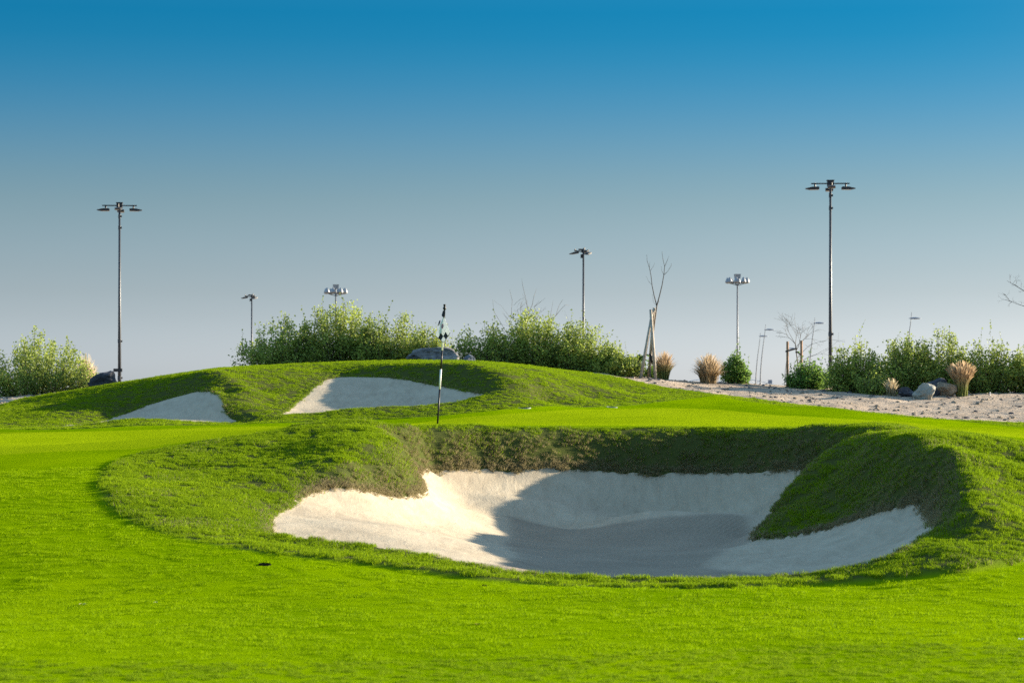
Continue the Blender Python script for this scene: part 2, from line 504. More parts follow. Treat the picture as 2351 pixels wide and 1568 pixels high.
# ring outer edge on the fairway
OUTER = [(640, 994, 28.1), (550, 1007, 27.9), (450, 1021, 27.7), (350, 1040, 27.3), (280, 1060, 25.8), (242, 1085, 24.5), (235, 1110, 23.2), (242, 1138, 22.0), (265, 1170, 21.2), (310, 1202, 20.3), (400, 1235, 19.5),
         (500, 1257, 19.0), (600, 1274, 18.7), (700, 1285, 18.5), (850, 1299, 18.3), (1000, 1318, 18.05), (1100, 1331, 17.9), (1200, 1341, 17.85), (1400, 1350, 17.8),
         (1600, 1351, 17.75), (1800, 1344, 17.85), (1950, 1335, 17.9), (2100, 1320, 17.9), (2200, 1310, 17.95), (2280, 1298, 18.2), (2351, 1282, 18.6), (2450, 1255, 19.4)]
c_out = curve(OUTER, 0.25)
addc(c_out)
ring_in = []
for i in range(30, len(c_out) - 1):
    a, b = c_out[i - 1], c_out[min(i + 1, len(c_out) - 1)]
    t = (b - a)[:2]; t /= np.linalg.norm(t)
    nrm = np.array([-t[1], t[0]])
    x, y, z = c_out[i]
    lift = 0.0 if x < -2.4 else 0.02
    ring_in.append((x + nrm[0] * 0.3, y + nrm[1] * 0.3, (fair(y) if x < 2 else z) + lift))
    if i % 3 == 0:
        C.append((x - nrm[0] * 0.35, y - nrm[1] * 0.35, fair(y) if x < 2 else z - 0.02))
addc([p for k, p in enumerate(ring_in) if p[0] < 3.2 and (p[0] < -2.4 or k % 4 == 0)])
# fairway
for x, dz in ((-30, .45), (-20, .42), (-14, .36), (-10, .27), (-7.6, .17), (-6.0, .085), (-5.0, .03)):
    for y in (4, 8, 12, 16, 19, 22, 25, 28, 31, 34, 37, 40):
        if x < -5.5 or 17 < y < 24: C.append((x, y, fair(y) - dz * float(np.interp(y, [12, 17, 25, 32], [0, 1, 1, 0]))))
for x in (-4, -2, 0, 2, 4, 6):
    for y in (4, 8, 11, 13, 15, 16.6):
        C.append((x, y, fair(y)))
for x in (9.5, 14, 20, 30):
    for y in (4, 8, 12, 15, 18, 21, 24, 28, 32):
        C.append((x, y, fair(y + 1.5)))
# green
addc([P(*t) for t in [(1005, 975.5, 45), (1500, 976, 38), (1500, 955, 44), (1500, 936, 51), (1300, 979, 37), (1800, 980, 36), (1800, 955, 46), (2100, 981, 37), (2100, 968, 46),
                      (2351, 1000, 33), (2351, 985, 42), (2600, 1005, 33), (2600, 990, 42), (700, 981, 34), (850, 976, 42), (600, 985, 40), (300, 1000, 39), (300, 985, 44), (0, 1000, 39), (0, 1018, 34),
                      (1200, 968, 45), (1000, 980, 37), (480, 1004, 34), (420, 1017, 32.5)]])
# fringe
addc([P(*t) for t in [(0, 985, 46), (300, 976, 47), (600, 970.5, 48), (760, 966, 48.3), (900, 962, 48.4), (1000, 955, 48.7), (1100, 946, 49.1), (1200, 938, 49.8), (1400, 931, 52), (1640, 909, 55.6),
                      (1900, 935, 52.0), (2200, 965, 49.2), (2351, 982, 46)]])
for p in ((-12, 46, .9), (-18, 46, .9), (-28, 46, .85), (13, 44, 1.0), (20, 44, 1.0), (30, 44, 1.0)): C.append(p)
# back bunkers and mound
addc(r_lip); addc(r_toe); addc(l_lip); addc(l_toe)
addc(off(r_lip[3:-2], 0.4, -0.06)); addc(off(l_lip[2:-2], 0.4, -0.05))
addc(off(r_lip, -0.5, -0.05)); addc(off(l_lip, -0.5, -0.035))
addc(curve([(745, 851, 55.2), (850, 840, 55.2), (1000, 837, 54.0), (1100, 842, 53.0), (1158, 862, 52.2), (1170, 885, 51.6), (1150, 897, 51.3), (1114, 906, 51.05)], 0.3))
addc(curve([(850, 834, 56.0), (1000, 832, 55.0), (1110, 836, 54.0), (1185, 858, 52.9)], 0.4))
addc(curve([(544, 848, 53.6), (548, 880, 51.9), (553, 915, 50.6), (560, 948, 49.7), (568, 967, 49.2)], 0.3))
addc(curve([(538, 905, 51.3), (527, 868, 52.1), (505, 854, 52.7), (470, 852, 53.0), (420, 868, 53.1), (370, 888, 52.8), (320, 912, 52.2), (250, 945, 50.9), (150, 970, 49.2)], 0.3))
addc([P(*t) for t in [(600, 900, 52.1), (620, 930, 50.9), (660, 870, 53.5), (640, 850, 54.4), (700, 850, 54.9)]])
addc(curve([(-300, 985, 50), (-100, 950, 53), (0, 938, 54), (50, 926, 55), (150, 901, 56), (270, 880, 56.6), (400, 860, 57), (500, 846, 57), (600, 840, 57), (700, 835, 57.5), (800, 831, 58), (900, 829, 58), (1000, 829, 58),
            (1100, 830, 58), (1200, 838, 58), (1350, 859, 58.8), (1430, 871, 59), (1500, 885, 58.6), (1600, 900, 57.6), (1800, 925, 55), (2000, 948, 52), (2200, 965, 50), (2351, 972, 48.5), (2600, 985, 47)], 0.6))
addc([P(*t) for t in [(1250, 870, 53.2), (1350, 885, 54.5), (1450, 905, 56), (1250, 900, 52.3), (1350, 915, 53.5), (1210, 885, 51.9), (1250, 850, 55), (1150, 915, 51.2), (1250, 925, 51.8)]])
# berm of bare sand on the right, ground behind
addc([P(*t) for t in [(1380, 859, 61), (1430, 863, 61.5), (1500, 868, 62), (1600, 876, 62.5), (1720, 882, 63), (1800, 885, 63.5), (1900, 893, 63), (2000, 902, 62), (2100, 907, 61), (2200, 906, 61), (2351, 906, 61),
                      (2600, 906, 61), (1700, 900, 60), (2000, 925, 57), (2200, 940, 55.5), (2351, 950, 54)]])
for x in (-11, -8, -5, -2, 1):
    C.append((x, 61.5, {-11: 1.6, -8: 1.95, -5: 2.3, -2: 2.38, 1: 2.3}[x]))
addc([P(0, 921, 57), P(0, 916, 61), P(-200, 922, 60), P(150, 903, 59)])
for x in (-30, -20, -12, -6, 0, 6, 12, 20, 30):
    C += [(x, 68, 1.5), (x, 76, .6), (x, 90, 0.0), (x, 110, -0.1)]
C += [(-28, 58, 1.3), (-20, 58, 1.4), (20, 58, 1.6), (30, 58, 1.6)]

C = np.array(C)
keep = []
for i in range(len(C)):                       # drop near-coincident points
    ok = True
    if keep:
        dd = np.abs(C[keep][:, :2] - C[i, :2]).max(axis=1)
        ok = dd.min() > 0.10
    if ok: keep.append(i)
C = C[keep]

def axis(segs):
    out = []
    for a, b, st in segs:
        out.append(np.arange(a, b - 1e-6, st))
    out.append([segs[-1][1]])
    return np.concatenate(out)
XS = axis([(-30, -14, 0.4), (-14, -6.6, 0.12), (-6.6, 6.6, 0.055), (6.6, 14, 0.12), (14, 30, 0.4)])
YS = axis([(4, 11, 0.25), (11, 17, 0.1), (17, 32, 0.05), (32, 47, 0.12), (47, 60, 0.07), (60, 66, 0.1), (66, 100, 0.6)])
NX, NY = len(XS), len(YS)
GX, GY = np.meshgrid(XS, YS)

def rbf_fit(C):
    n = len(C)
    x = C[:, :2]
    d = np.sqrt(((x[:, None] - x[None]) ** 2).sum(-1) + 0.004)
    A = np.zeros((n + 3, n + 3))
    A[:n, :n] = d
    A[:n, n] = 1; A[:n, n + 1:] = x
    A[n, :n] = 1; A[n + 1:, :n] = x.T
    A[np.arange(n), np.arange(n)] -= 0.004
    b = np.zeros(n + 3); b[:n] = C[:, 2]
    return np.linalg.solve(A, b)
W = rbf_fit(C)

def rbf_eval(X, Y):
    out = np.empty(len(X), np.float32)
    cx, cy, w = C[:, 0].astype(np.float32), C[:, 1].astype(np.float32), W[:-3].astype(np.float32)
    for i in range(0, len(X), 4000):
        dx = X[i:i + 4000, None].astype(np.float32) - cx
        dy = Y[i:i + 4000, None].astype(np.float32) - cy
        dx *= dx; dy *= dy; dx += dy; dx += 0.004
        np.sqrt(dx, out=dx)
        out[i:i + 4000] = dx @ w
    return out + W[-3] + W[-2] * X + W[-1] * Y
GZ = rbf_eval(GX.ravel(), GY.ravel()).reshape(NY, NX).astype(float)
for _ in range(2):
    for ax in (0, 1):
        Zp = np.pad(GZ, [(1, 1) if a == ax else (0, 0) for a in (0, 1)], mode='edge')
        if ax == 0: GZ = (Zp[:-2] + 2 * Zp[1:-1] + Zp[2:]) / 4
        else: GZ = (Zp[:, :-2] + 2 * Zp[:, 1:-1] + Zp[:, 2:]) / 4

def vnoise(x, y, s, seed):
    r_ = np.random.default_rng(seed)
    T = r_.random((256, 256))
    u, v = x / s, y / s
    i, j = np.floor(u).astype(int), np.floor(v).astype(int)
    fu, fv = u - i, v - j
    fu, fv = fu * fu * (3 - 2 * fu), fv * fv * (3 - 2 * fv)
    g = lambda a, b: T[a % 256, b % 256]
    return (g(i, j) * (1 - fu) + g(i + 1, j) * fu) * (1 - fv) + (g(i, j + 1) * (1 - fu) + g(i + 1, j + 1) * fu) * fv

def inpoly(x, y, poly):
    c = np.zeros(np.shape(x), bool)
    px, py = poly[:, 0], poly[:, 1]
    x0, x1, y0, y1 = px.min(), px.max(), py.min(), py.max()
    m = (x >= x0) & (x <= x1) & (y >= y0) & (y <= y1)
    xs, ys = x[m], y[m]
    cc = np.zeros(xs.shape, bool)
    j = len(poly) - 1
    for i in range(len(poly)):
        if py[i] != py[j]:
            cc ^= ((py[i] > ys) != (py[j] > ys)) & (xs < (px[j] - px[i]) * (ys - py[i]) / (py[j] - py[i]) + px[i])
        j = i
    c[m] = cc
    return c

def dist_poly(x, y, line, closed=False):
    """distance and nearest point to a polyline"""
    pts = np.vstack([line, line[:1]]) if closed else line
    best = np.full(len(x), 1e9); bx = np.zeros(len(x)); by = np.zeros(len(x))
    for a, b in zip(pts[:-1], pts[1:]):
        d = b[:2] - a[:2]
        L = max(1e-12, (d * d).sum())
        t = np.clip(((x - a[0]) * d[0] + (y - a[1]) * d[1]) / L, 0, 1)
        qx, qy = a[0] + t * d[0], a[1] + t * d[1]
        dd = (x - qx) ** 2 + (y - qy) ** 2
        m = dd < best
        best[m] = dd[m]; bx[m] = qx[m]; by[m] = qy[m]
    return np.sqrt(best), bx, by

def xy(lst): return np.array([P(*t)[:2] for t in lst])
# zones on the ground
RING = np.vstack([c_out[:, :2], xy([(2560, 1240, 18.9), (2640, 1200, 20), (2660, 1150, 21.5), (2620, 1100, 23), (2520, 1065, 24.4), (2350, 1020, 26), (2250, 996, 27.5), (2150, 990, 28.6), (2040, 990, 29.8)]),
                  xy([(1990, 994, 29.6), (1900, 986, 30.3), (1800, 984, 30.6), (1700, 984, 30.95), (1600, 984, 31.1), (1500, 984, 31.05), (1400, 984, 30.95), (1300, 984, 30.8), (1200, 984, 30.5), (1100, 984, 30.25), (1000, 984, 29.8), (930, 984, 29.4), (870, 983, 29.0), (780, 982, 29.2), (700, 984, 29.4)])])
GREENP = smooth_curve(np.array([P(*t) for t in [(-900, 1040, 28), (0, 1036, 28.2), (300, 1034, 27.7), (420, 1018, 28.0), (560, 1003, 28.1), (650, 990, 28.6), (720, 983, 29.6), (930, 982, 31), (1300, 981, 32), (1700, 982, 31.6), (1950, 986, 30.8), (2100, 986, 31.4), (2351, 1008, 29.2),
             (2700, 1010, 29.5), (2700, 990, 38.5), (2351, 988, 38.5), (2100, 972, 43.5), (1950, 960, 46), (1800, 945, 48.5), (1600, 933, 51.5), (1400, 935, 51), (1200, 945, 48.8), (1000, 957, 47.8), (850, 969, 46), (600, 976, 45.6), (300, 985, 44), (0, 995, 42.5), (-900, 1010, 42)]]), 1.0)[:, :2]
# desert boundary (grass in front of it)
DES = np.array([(-40, 48), (-14, 50), *[P(*t)[:2] for t in [(-100, 950, 53.4), (0, 936, 55.2), (60, 926, 57)]], (-9.2, 60.2), (-6, 60.8), (0, 60.8), *[P(*t)[:2] for t in
                [(1370, 860, 60.3), (1430, 871, 59.6), (1500, 885, 58.8), (1600, 900, 57.8), (1700, 913, 56.6), (1800, 925, 55.2), (1900, 937, 53.6), (2000, 948, 52.2), (2100, 957, 51), (2200, 965, 50.1), (2351, 972, 48.7)]], (14, 47), (40, 44)])
def y_des(x): return np.interp(x, DES[:, 0], DES[:, 1])
FR = np.array([(-40, 46), *[P(*t)[:2] for t in [(0, 985, 46), (300, 976, 47), (600, 970, 48), (760, 966, 48.3), (900, 962, 48.5), (1000, 956, 48.7), (1100, 946, 49.1), (1200, 938, 49.8), (1400, 930, 52.1), (1640, 909, 55.6),
                (1900, 935, 52.0), (2200, 965, 49.2), (2351, 984, 46)]], (14, 43), (40, 40)])
def y_fr(x): return np.interp(x, FR[:, 0], FR[:, 1])
def y_near(x): return 13.0 + 0.13 * x * 0.9 + 0.25 * np.sin(x * 0.9)
FLOORP = xy([(1175, 1212, 28.0), (1160, 1250, 24.6), (1190, 1290, 21.9), (1140, 1300, 20.6), (1040, 1300, 19.3), (1200, 1328, 18.9), (1600, 1340, 18.6), (1900, 1325, 19.0), (1960, 1312, 19.4), (1780, 1318, 20.6),
             (1640, 1308, 21.5), (1612, 1293, 22.3), (1640, 1275, 23.4), (1728, 1240, 24.8), (1750, 1200, 26.5), (1700, 1203, 27.6), (1500, 1213, 27.5), (1350, 1215, 27.6)])

is_des = GY > y_des(GX)
rough_a = inpoly(GX, GY, RING) | ((GY > y_fr(GX)) & ~is_des) 
sandm = [inpoly(GX, GY, p) for p in (POLY_FRONT, POLY_LB, POLY_RB)]
sand_any = sandm[0] | sandm[1] | sandm[2]
# sand settles into smooth slopes: relax it between its fixed edges
flank_ = (GX > 4.08) & (GX < 6.5) & (GY > 18) & (GY < 27.5)      # outer side of the right hand mound
for sm_, it_ in ((flank_, 90), (sandm[0], 70), (sandm[1], 25), (sandm[2], 25)):
    jj, ii = np.where(sm_)
    j0, j1, i0, i1 = jj.min() - 2, jj.max() + 3, ii.min() - 2, ii.max() + 3
    Zs = GZ[j0:j1, i0:i1]; ms = sm_[j0:j1, i0:i1][1:-1, 1:-1]
    for _ in range(it_):
        nz_ = (Zs[1:-1, 1:-1] * 2 + Zs[:-2, 1:-1] + Zs[2:, 1:-1] + Zs[1:-1, :-2] + Zs[1:-1, 2:]) / 6
        Zs[1:-1, 1:-1] = np.where(ms, nz_, Zs[1:-1, 1:-1])
# relief
edge_ = inpoly(GX, GY, RING).astype(float)
for _ in range(2):
    edge_[1:-1, 1:-1] = (edge_[1:-1, 1:-1] * 2 + edge_[:-2, 1:-1] + edge_[2:, 1:-1] + edge_[1:-1, :-2] + edge_[1:-1, 2:]) / 6
GZ += 0.034 * edge_ * np.clip((y_fr(GX) - GY) / 5, 0, 1) * ~sand_any * (GY < 30.0)
GZ += np.where(is_des, (vnoise(GX, GY, .75, 1) - .5) * .08 + (vnoise(GX, GY, .22, 2) - .5) * .035, 0)
GZ += np.where(rough_a & ~sand_any, (vnoise(GX, GY, .5, 3) - .5) * .014 + (vnoise(GX, GY, .16, 4) - .5) * .010, 0)
GZ += np.where(sand_any, (vnoise(GX, GY, .8, 5) - .5) * .04 + (vnoise(GX, GY, .25, 6) - .5) * .012, 0)
GZ += np.where(~sand_any & ~rough_a & ~is_des, (vnoise(GX, GY, 2.6, 8) - .5) * .07 + (vnoise(GX, GY, .8, 9) - .5) * .010, 0)

def zat(x, y):
    i = np.clip(np.searchsorted(XS, x) - 1, 0, NX - 2)
    j = np.clip(np.searchsorted(YS, y) - 1, 0, NY - 2)
    u = (x - XS[i]) / (XS[i + 1] - XS[i]); v = (y - YS[j]) / (YS[j + 1] - YS[j])
    return (GZ[j, i] * (1 - u) + GZ[j, i + 1] * u) * (1 - v) + (GZ[j + 1, i] * (1 - u) + GZ[j + 1, i + 1] * u) * v
def nat(x, y, e=0.06):
    dx = (zat(x + e, y) - zat(x - e, y)) / (2 * e)
    dy = (zat(x, y + e) - zat(x, y - e)) / (2 * e)
    n = np.stack([-dx, -dy, np.ones_like(dx)], -1)
    return n / np.linalg.norm(n, axis=-1, keepdims=True)
def z1(x, y): return float(zat(np.array([x]), np.array([y]))[0])

# --- split the grid into turf, three sand beds and bare sandy ground
idx = np.arange(NX * NY).reshape(NY, NX)
quads = np.stack([idx[:-1, :-1], idx[:-1, 1:], idx[1:, 1:], idx[1:, :-1]], -1).reshape(-1, 4)
VX, VY = GX.ravel().copy(), GY.ravel().copy()
fcx, fcy = VX[quads].mean(1), VY[quads].mean(1)
cls = np.zeros(len(quads), int)
cls[fcy > y_des(fcx)] = 4
for k, p in enumerate((POLY_FRONT, POLY_LB, POLY_RB)):
    cls[inpoly(fcx, fcy, p)] = k + 1
for k, p in enumerate((POLY_FRONT, POLY_LB, POLY_RB)):
    ins = np.zeros(NX * NY, bool); outs = np.zeros(NX * NY, bool)
    ins[quads[cls == k + 1].ravel()] = True
    outs[quads[cls == 0].ravel()] = True
    b = np.where(ins & outs)[0]
    d, qx, qy = dist_poly(VX[b], VY[b], p, True)
    ok = d < 0.11
    VX[b[ok]] = qx[ok]; VY[b[ok]] = qy[ok]
ins = np.zeros(NX * NY, bool); outs = np.zeros(NX * NY, bool)
ins[quads[cls == 4].ravel()] = True; outs[quads[cls == 0].ravel()] = True
b = np.where(ins & outs & (np.abs(VX) < 14))[0]
d, qx, qy = dist_poly(VX[b], VY[b], DES)
ok = d < 0.11
VX[b[ok]] = qx[ok]; VY[b[ok]] = qy[ok]
VZ = zat(VX, VY)
VALL = np.stack([VX, VY, VZ], -1)
greenf = inpoly(GX, GY, GREENP).astype(float)
roughf = rough_a.astype(float)
for _ in range(2):
    for arr in (greenf, roughf):
        arr[1:-1, 1:-1] = (arr[1:-1, 1:-1] * 4 + arr[:-2, 1:-1] + arr[2:, 1:-1] + arr[1:-1, :-2] + arr[1:-1, 2:]) / 8
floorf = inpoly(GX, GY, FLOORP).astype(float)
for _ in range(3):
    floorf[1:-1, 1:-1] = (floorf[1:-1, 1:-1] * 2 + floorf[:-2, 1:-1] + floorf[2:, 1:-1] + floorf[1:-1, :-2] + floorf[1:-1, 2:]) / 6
def sub(name, k, mat, attrs):
    q = quads[cls == k]
    u, inv = np.unique(q, return_inverse=True)
    o = np_mesh(name, VALL[u], inv.reshape(q.shape), mat, attrs={a: v.ravel()[u] for a, v in attrs.items()})
    return tag(o, kind='structure')
sub('turf_ground', 0, M['turf'], {'rough': roughf, 'green': greenf})
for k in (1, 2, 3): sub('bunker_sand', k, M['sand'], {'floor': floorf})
sub('sandy_ground', 4, M['desert'], {})
far = MB()
ring = [(-30, 4), (30, 4), (30, 100), (-30, 100)]
B = 3000
zc = -0.25
far.v = [(-B, -60, zc), (B, -60, zc), (B, B * 1.2, zc), (-B, B * 1.2, zc)]
far.f = [(0, 1, 2, 3)]
tag(far.build('ground', M['desert']), kind='structure')
# skirt that carries the outer edge of the course down to the far ground
edge = np.concatenate([idx[0, :], idx[:, -1], idx[-1, ::-1], idx[::-1, 0]])
EV = VALL[edge]
SK = EV.copy(); cxy = np.array([0, 45.0]); SK[:, :2] = cxy + (SK[:, :2] - cxy) * 1.35; SK[:, 2] = zc - 0.02
ne = len(edge)
sk_f = np.array([(i, (i + 1) % ne, ne + (i + 1) % ne, ne + i) for i in range(ne)])
tag(np_mesh('ground_slope', np.vstack([EV, SK]), sk_f[:, ::-1], M['desert']), kind='structure')

# ------------------------------------------------------------------ grass
def blade_patch(name, n, rad, h0, h1, wid, lean, mat, seed, clump=0.0):
    r_ = np.random.default_rng(seed)
    a, q = r_.random(n) * 2 * np.pi, np.sqrt(r_.random(n)) * rad
    bx, by = q * np.cos(a), q * np.sin(a)
    yaw = r_.random(n) * 2 * np.pi
    h = h0 + (h1 - h0) * r_.random(n)
    ln = lean * (0.3 + r_.random(n))
    dx, dy = np.cos(yaw), np.sin(yaw)
    px, py = -dy, dx
    w = wid * (0.7 + 0.6 * r_.random(n)) / 2
    up1, out1 = h * 0.55, h * 0.55 * np.tan(ln * 0.6)
    up2, out2 = h * np.cos(ln), h * np.sin(ln) * 1.15
    z0 = np.full(n, -0.012)
    V = np.stack([np.stack([bx + px * w, by + py * w, z0], -1), np.stack([bx - px * w, by - py * w, z0], -1),
                  np.stack([bx + dx * out1 + px * w * .8, by + dy * out1 + py * w * .8, up1], -1), np.stack([bx + dx * out1 - px * w * .8, by + dy * out1 - py * w * .8, up1], -1),
                  np.stack([bx + dx * out2, by + dy * out2, up2], -1)], 1).reshape(-1, 3)
    b = np.arange(n)[:, None, None] * 5
    Fc = (np.array([[0, 1, 3], [0, 3, 2], [2, 3, 4]])[None] + b).reshape(-1, 3)
    sh = np.repeat(r_.random(n), 5)
    return np_mesh(name, V, Fc, mat, smooth=False, attrs={'shade': sh}, link=False)

def euler_from(nv, yaw):
    """euler angles (XYZ) that turn +z onto nv after a spin of yaw about z"""
    n = len(nv)
    ref = np.tile(np.array([1.0, 0, 0]), (n, 1))
    u = ref - nv * (ref * nv).sum(-1, keepdims=True)
    u /= np.linalg.norm(u, axis=-1, keepdims=True)
    w = np.cross(nv, u)
    c, s_ = np.cos(yaw)[:, None], np.sin(yaw)[:, None]
    X = u * c + w * s_
    Y = -u * s_ + w * c
    Z = nv
    m20, m21, m22, m10, m00 = X[:, 2], Y[:, 2], Z[:, 2], X[:, 1], X[:, 0]
    return np.stack([np.arctan2(m21, m22), np.arcsin(np.clip(-m20, -1, 1)), np.arctan2(m10, m00)], -1)

def scatter(name, pts, rot, scl, idxs, sources, attrs, label_kind='stuff'):
    me = bpy.data.meshes.new(name)
    n = len(pts)
    me.vertices.add(n)
    me.vertices.foreach_set('co', np.ascontiguousarray(pts, np.float32).ravel())
    a = me.attributes.new('rot', 'FLOAT_VECTOR', 'POINT'); a.data.foreach_set('vector', np.ascontiguousarray(rot, np.float32).ravel())
    a = me.attributes.new('scl', 'FLOAT', 'POINT'); a.data.foreach_set('value', np.ascontiguousarray(scl, np.float32))
    a = me.attributes.new('pick', 'INT', 'POINT'); a.data.foreach_set('value', np.ascontiguousarray(idxs, np.int32))
    for k, v in attrs.items():
        a = me.attributes.new(k, 'FLOAT', 'POINT'); a.data.foreach_set('value', np.ascontiguousarray(v, np.float32))
    o = bpy.data.objects.new(name, me)
    COL.objects.link(o)
    src = bpy.data.collections.new(name + '_source')
    for q in sources: src.objects.link(q)
    g = bpy.data.node_groups.new(name, 'GeometryNodeTree')
    g.interface.new_socket('Geometry', in_out='INPUT', socket_type='NodeSocketGeometry')
    g.interface.new_socket('Geometry', in_out='OUTPUT', socket_type='NodeSocketGeometry')
    N = g.nodes.new
    gi, go, iop, ci = N('NodeGroupInput'), N('NodeGroupOutput'), N('GeometryNodeInstanceOnPoints'), N('GeometryNodeCollectionInfo')
    ci.inputs['Collection'].default_value = src
    ci.inputs['Separate Children'].default_value = True
    ci.inputs['Reset Children'].default_value = True
    def nattr(nm, typ):
        q = N('GeometryNodeInputNamedAttribute'); q.data_type = typ
        q.inputs['Name'].default_value = nm
        return q.outputs['Attribute']
    e2r = N('FunctionNodeEulerToRotation')
    L = g.links.new
    L(nattr('rot', 'FLOAT_VECTOR'), e2r.inputs[0])
    L(gi.outputs[0], iop.inputs['Points']); L(ci.outputs[0], iop.inputs['Instance'])
    iop.inputs['Pick Instance'].default_value = True
    L(nattr('pick', 'INT'), iop.inputs['Instance Index'])
    L(e2r.outputs[0], iop.inputs['Rotation']); L(nattr('scl', 'FLOAT'), iop.inputs['Scale'])
    L(iop.outputs[0], go.inputs[0])
    md = o.modifiers.new('scatter', 'NODES'); md.node_group = g
    return tag(o, kind=label_kind)

def spots(x0, x1, y0, y1, dens):
    n = int((x1 - x0) * (y1 - y0) * dens)
    x = x0 + (x1 - x0) * rng.random(n); y = y0 + (y1 - y0) * rng.random(n)
    m = np.abs(x) < 0.2137 * y * 1.1 + 3.0
    return x[m], y[m]

POLYS = (POLY_FRONT, POLY_LB, POLY_RB)
def grass_layer(name, x, y, sources, up=0.45, scale=(0.8, 1.2), dry_k=1.0):
    n_ = nat(x, y)
    v = n_ * (1 - up) + np.array([0, 0, 1.0]) * up
    v += rng.normal(0, 0.10, v.shape)
    v /= np.linalg.norm(v, axis=-1, keepdims=True)
    rot = euler_from(v, rng.random(len(x)) * 2 * np.pi)
    dist = np.full(len(x), 9.0)
    for p in POLYS:
        m = (x > p[:, 0].min() - 1) & (x < p[:, 0].max() + 1) & (y > p[:, 1].min() - 1) & (y < p[:, 1].max() + 1.2)
        if m.any():
            dist[m] = np.minimum(dist[m], dist_poly(x[m], y[m], p, True)[0])
    steep = np.clip((0.95 - n_[:, 2]) / 0.2, 0, 1)
    dry = dry_k * (np.exp(-dist / np.where(y > 40, 0.35, 0.11)) * 0.8 * (0.3 + 0.7 * steep) + 0.36 * steep + 0.55 * np.clip(vnoise(x, y, 0.7, 21) - 0.55, 0, 1) + 0.35 * np.clip(vnoise(x, y, 0.23, 22) - 0.5, 0, 1))
    tint = np.clip(0.65 * vnoise(x, y, 1.1, 23) + 0.35 * vnoise(x, y, 0.25, 24) + rng.normal(0, 0.08, len(x)), 0, 1)
    z = zat(x, y)
    sc_ = (scale[0] + (scale[1] - scale[0]) * rng.random(len(x))) * (0.85 + 0.3 * vnoise(x, y, 0.19, 25))
    return scatter(name, np.stack([x, y, z], -1), rot, sc_, rng.integers(0, len(sources), len(x)), sources, {'dry': dry, 'tint': tint})

def no_sand(x, y, grow=0.0):
    m = np.zeros(len(x), bool)
    for p in POLYS: m |= inpoly(x, y, p)
    return ~m

near_src = [blade_patch('rough_tuft', 90, 0.065, 0.012, 0.031, 0.0032, 0.8, M['rough_blade'], 100 + i) for i in range(4)]
far_src = [blade_patch('far_rough_tuft', 80, 0.10, 0.012, 0.030, 0.0055, 0.8, M['rough_blade'], 120 + i) for i in range(4)]
short_src = [blade_patch('short_tuft', 240, 0.16, 0.0018, 0.0045, 0.0026, 1.1, M['short_blade'], 140 + i) for i in range(3)]
x, y = spots(-7.6, 9, 17, 32.5, 500)
m = inpoly(x, y, RING) & no_sand(x, y)
m &= rng.random(len(x)) < np.minimum(1, 0.36 / nat(x, y)[:, 2])
grass_layer('rough_grass', x[m], y[m], near_src)
x, y = spots(-14, 14, 45, 61.2, 85)
m = (y > y_fr(x)) & (y < y_des(x)) & no_sand(x, y)
grass_layer('rough_grass', x[m], y[m], far_src, scale=(0.7, 1.0), dry_k=0.6)
x, y = spots(-8, 8, 8, 14.5, 150)
m = (y < y_near(x) + 0.05 * rng.normal(0, 1, len(x)))
grass_layer('short_grass', x[m], y[m], near_src, scale=(0.35, 0.65), dry_k=0.3)
x, y = spots(-9, 9, 8, 25, 60)
m = ~inpoly(x, y, RING) & (y > y_near(x)) & no_sand(x, y)
grass_layer('short_grass', x[m], y[m], short_src, scale=(0.65, 0.95), dry_k=0.25)
# longer, half dry blades that hang over the sand along the foot of each grass face
fx, fy = [], []
for c_, st in ((c_toe, 0.012), (c_nose, 0.012), (r_toe, 0.022), (l_toe, 0.022)):
    L_ = np.concatenate([[0], np.cumsum(np.linalg.norm(np.diff(c_[:, :2], axis=0), axis=1))])
    q = rng.random(int(L_[-1] / st)) * L_[-1]
    fx.append(np.interp(q, L_, c_[:, 0]) + rng.normal(0, 0.022, len(q))); fy.append(np.interp(q, L_, c_[:, 1]) + 0.01 + np.abs(rng.normal(0, 0.03, len(q))))
fx, fy = np.concatenate(fx), np.concatenate(fy)
fringe_src = [blade_patch('fringe_tuft', 16, 0.03, 0.015, 0.045, 0.0040, 1.0, M['rough_blade'], 160 + i) for i in range(4)]
grass_layer('fringe_grass', fx, fy, fringe_src, up=0.25, scale=(0.7, 1.5), dry_k=1.0)

# ------------------------------------------------------------------ object materials
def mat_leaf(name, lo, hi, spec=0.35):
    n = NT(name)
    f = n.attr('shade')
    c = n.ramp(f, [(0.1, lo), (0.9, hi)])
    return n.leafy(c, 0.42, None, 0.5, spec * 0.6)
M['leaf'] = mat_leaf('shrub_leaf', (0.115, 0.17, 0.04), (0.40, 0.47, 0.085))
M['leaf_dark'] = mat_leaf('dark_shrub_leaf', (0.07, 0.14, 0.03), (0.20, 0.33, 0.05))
M['bark'] = mat_plain('grey_bark', (0.13, 0.105, 0.08), 0.9, var=0.35, scale=30)
M['dark_bark'] = mat_plain('dark_bark', (0.055, 0.045, 0.038), 0.9, var=0.35, scale=30)
M['stake'] = mat_plain('weathered_wood', (0.36, 0.31, 0.25), 0.85, var=0.3, scale=14, bump=0.3)
M['brown_stake'] = mat_plain('brown_wood', (0.30, 0.17, 0.09), 0.85, var=0.3, scale=14, bump=0.3)
M['strap'] = mat_plain('black_rubber', (0.012, 0.012, 0.013), 0.7)
M['black'] = mat_plain('black_paint', (0.010, 0.010, 0.012), 0.45)
M['white'] = mat_plain('white_paint', (0.78, 0.78, 0.78), 0.5, var=0.05)
M['mast'] = mat_plain('mast_steel', (0.035, 0.040, 0.048), 0.45, 0.35, 0.5, var=0.12, scale=2)
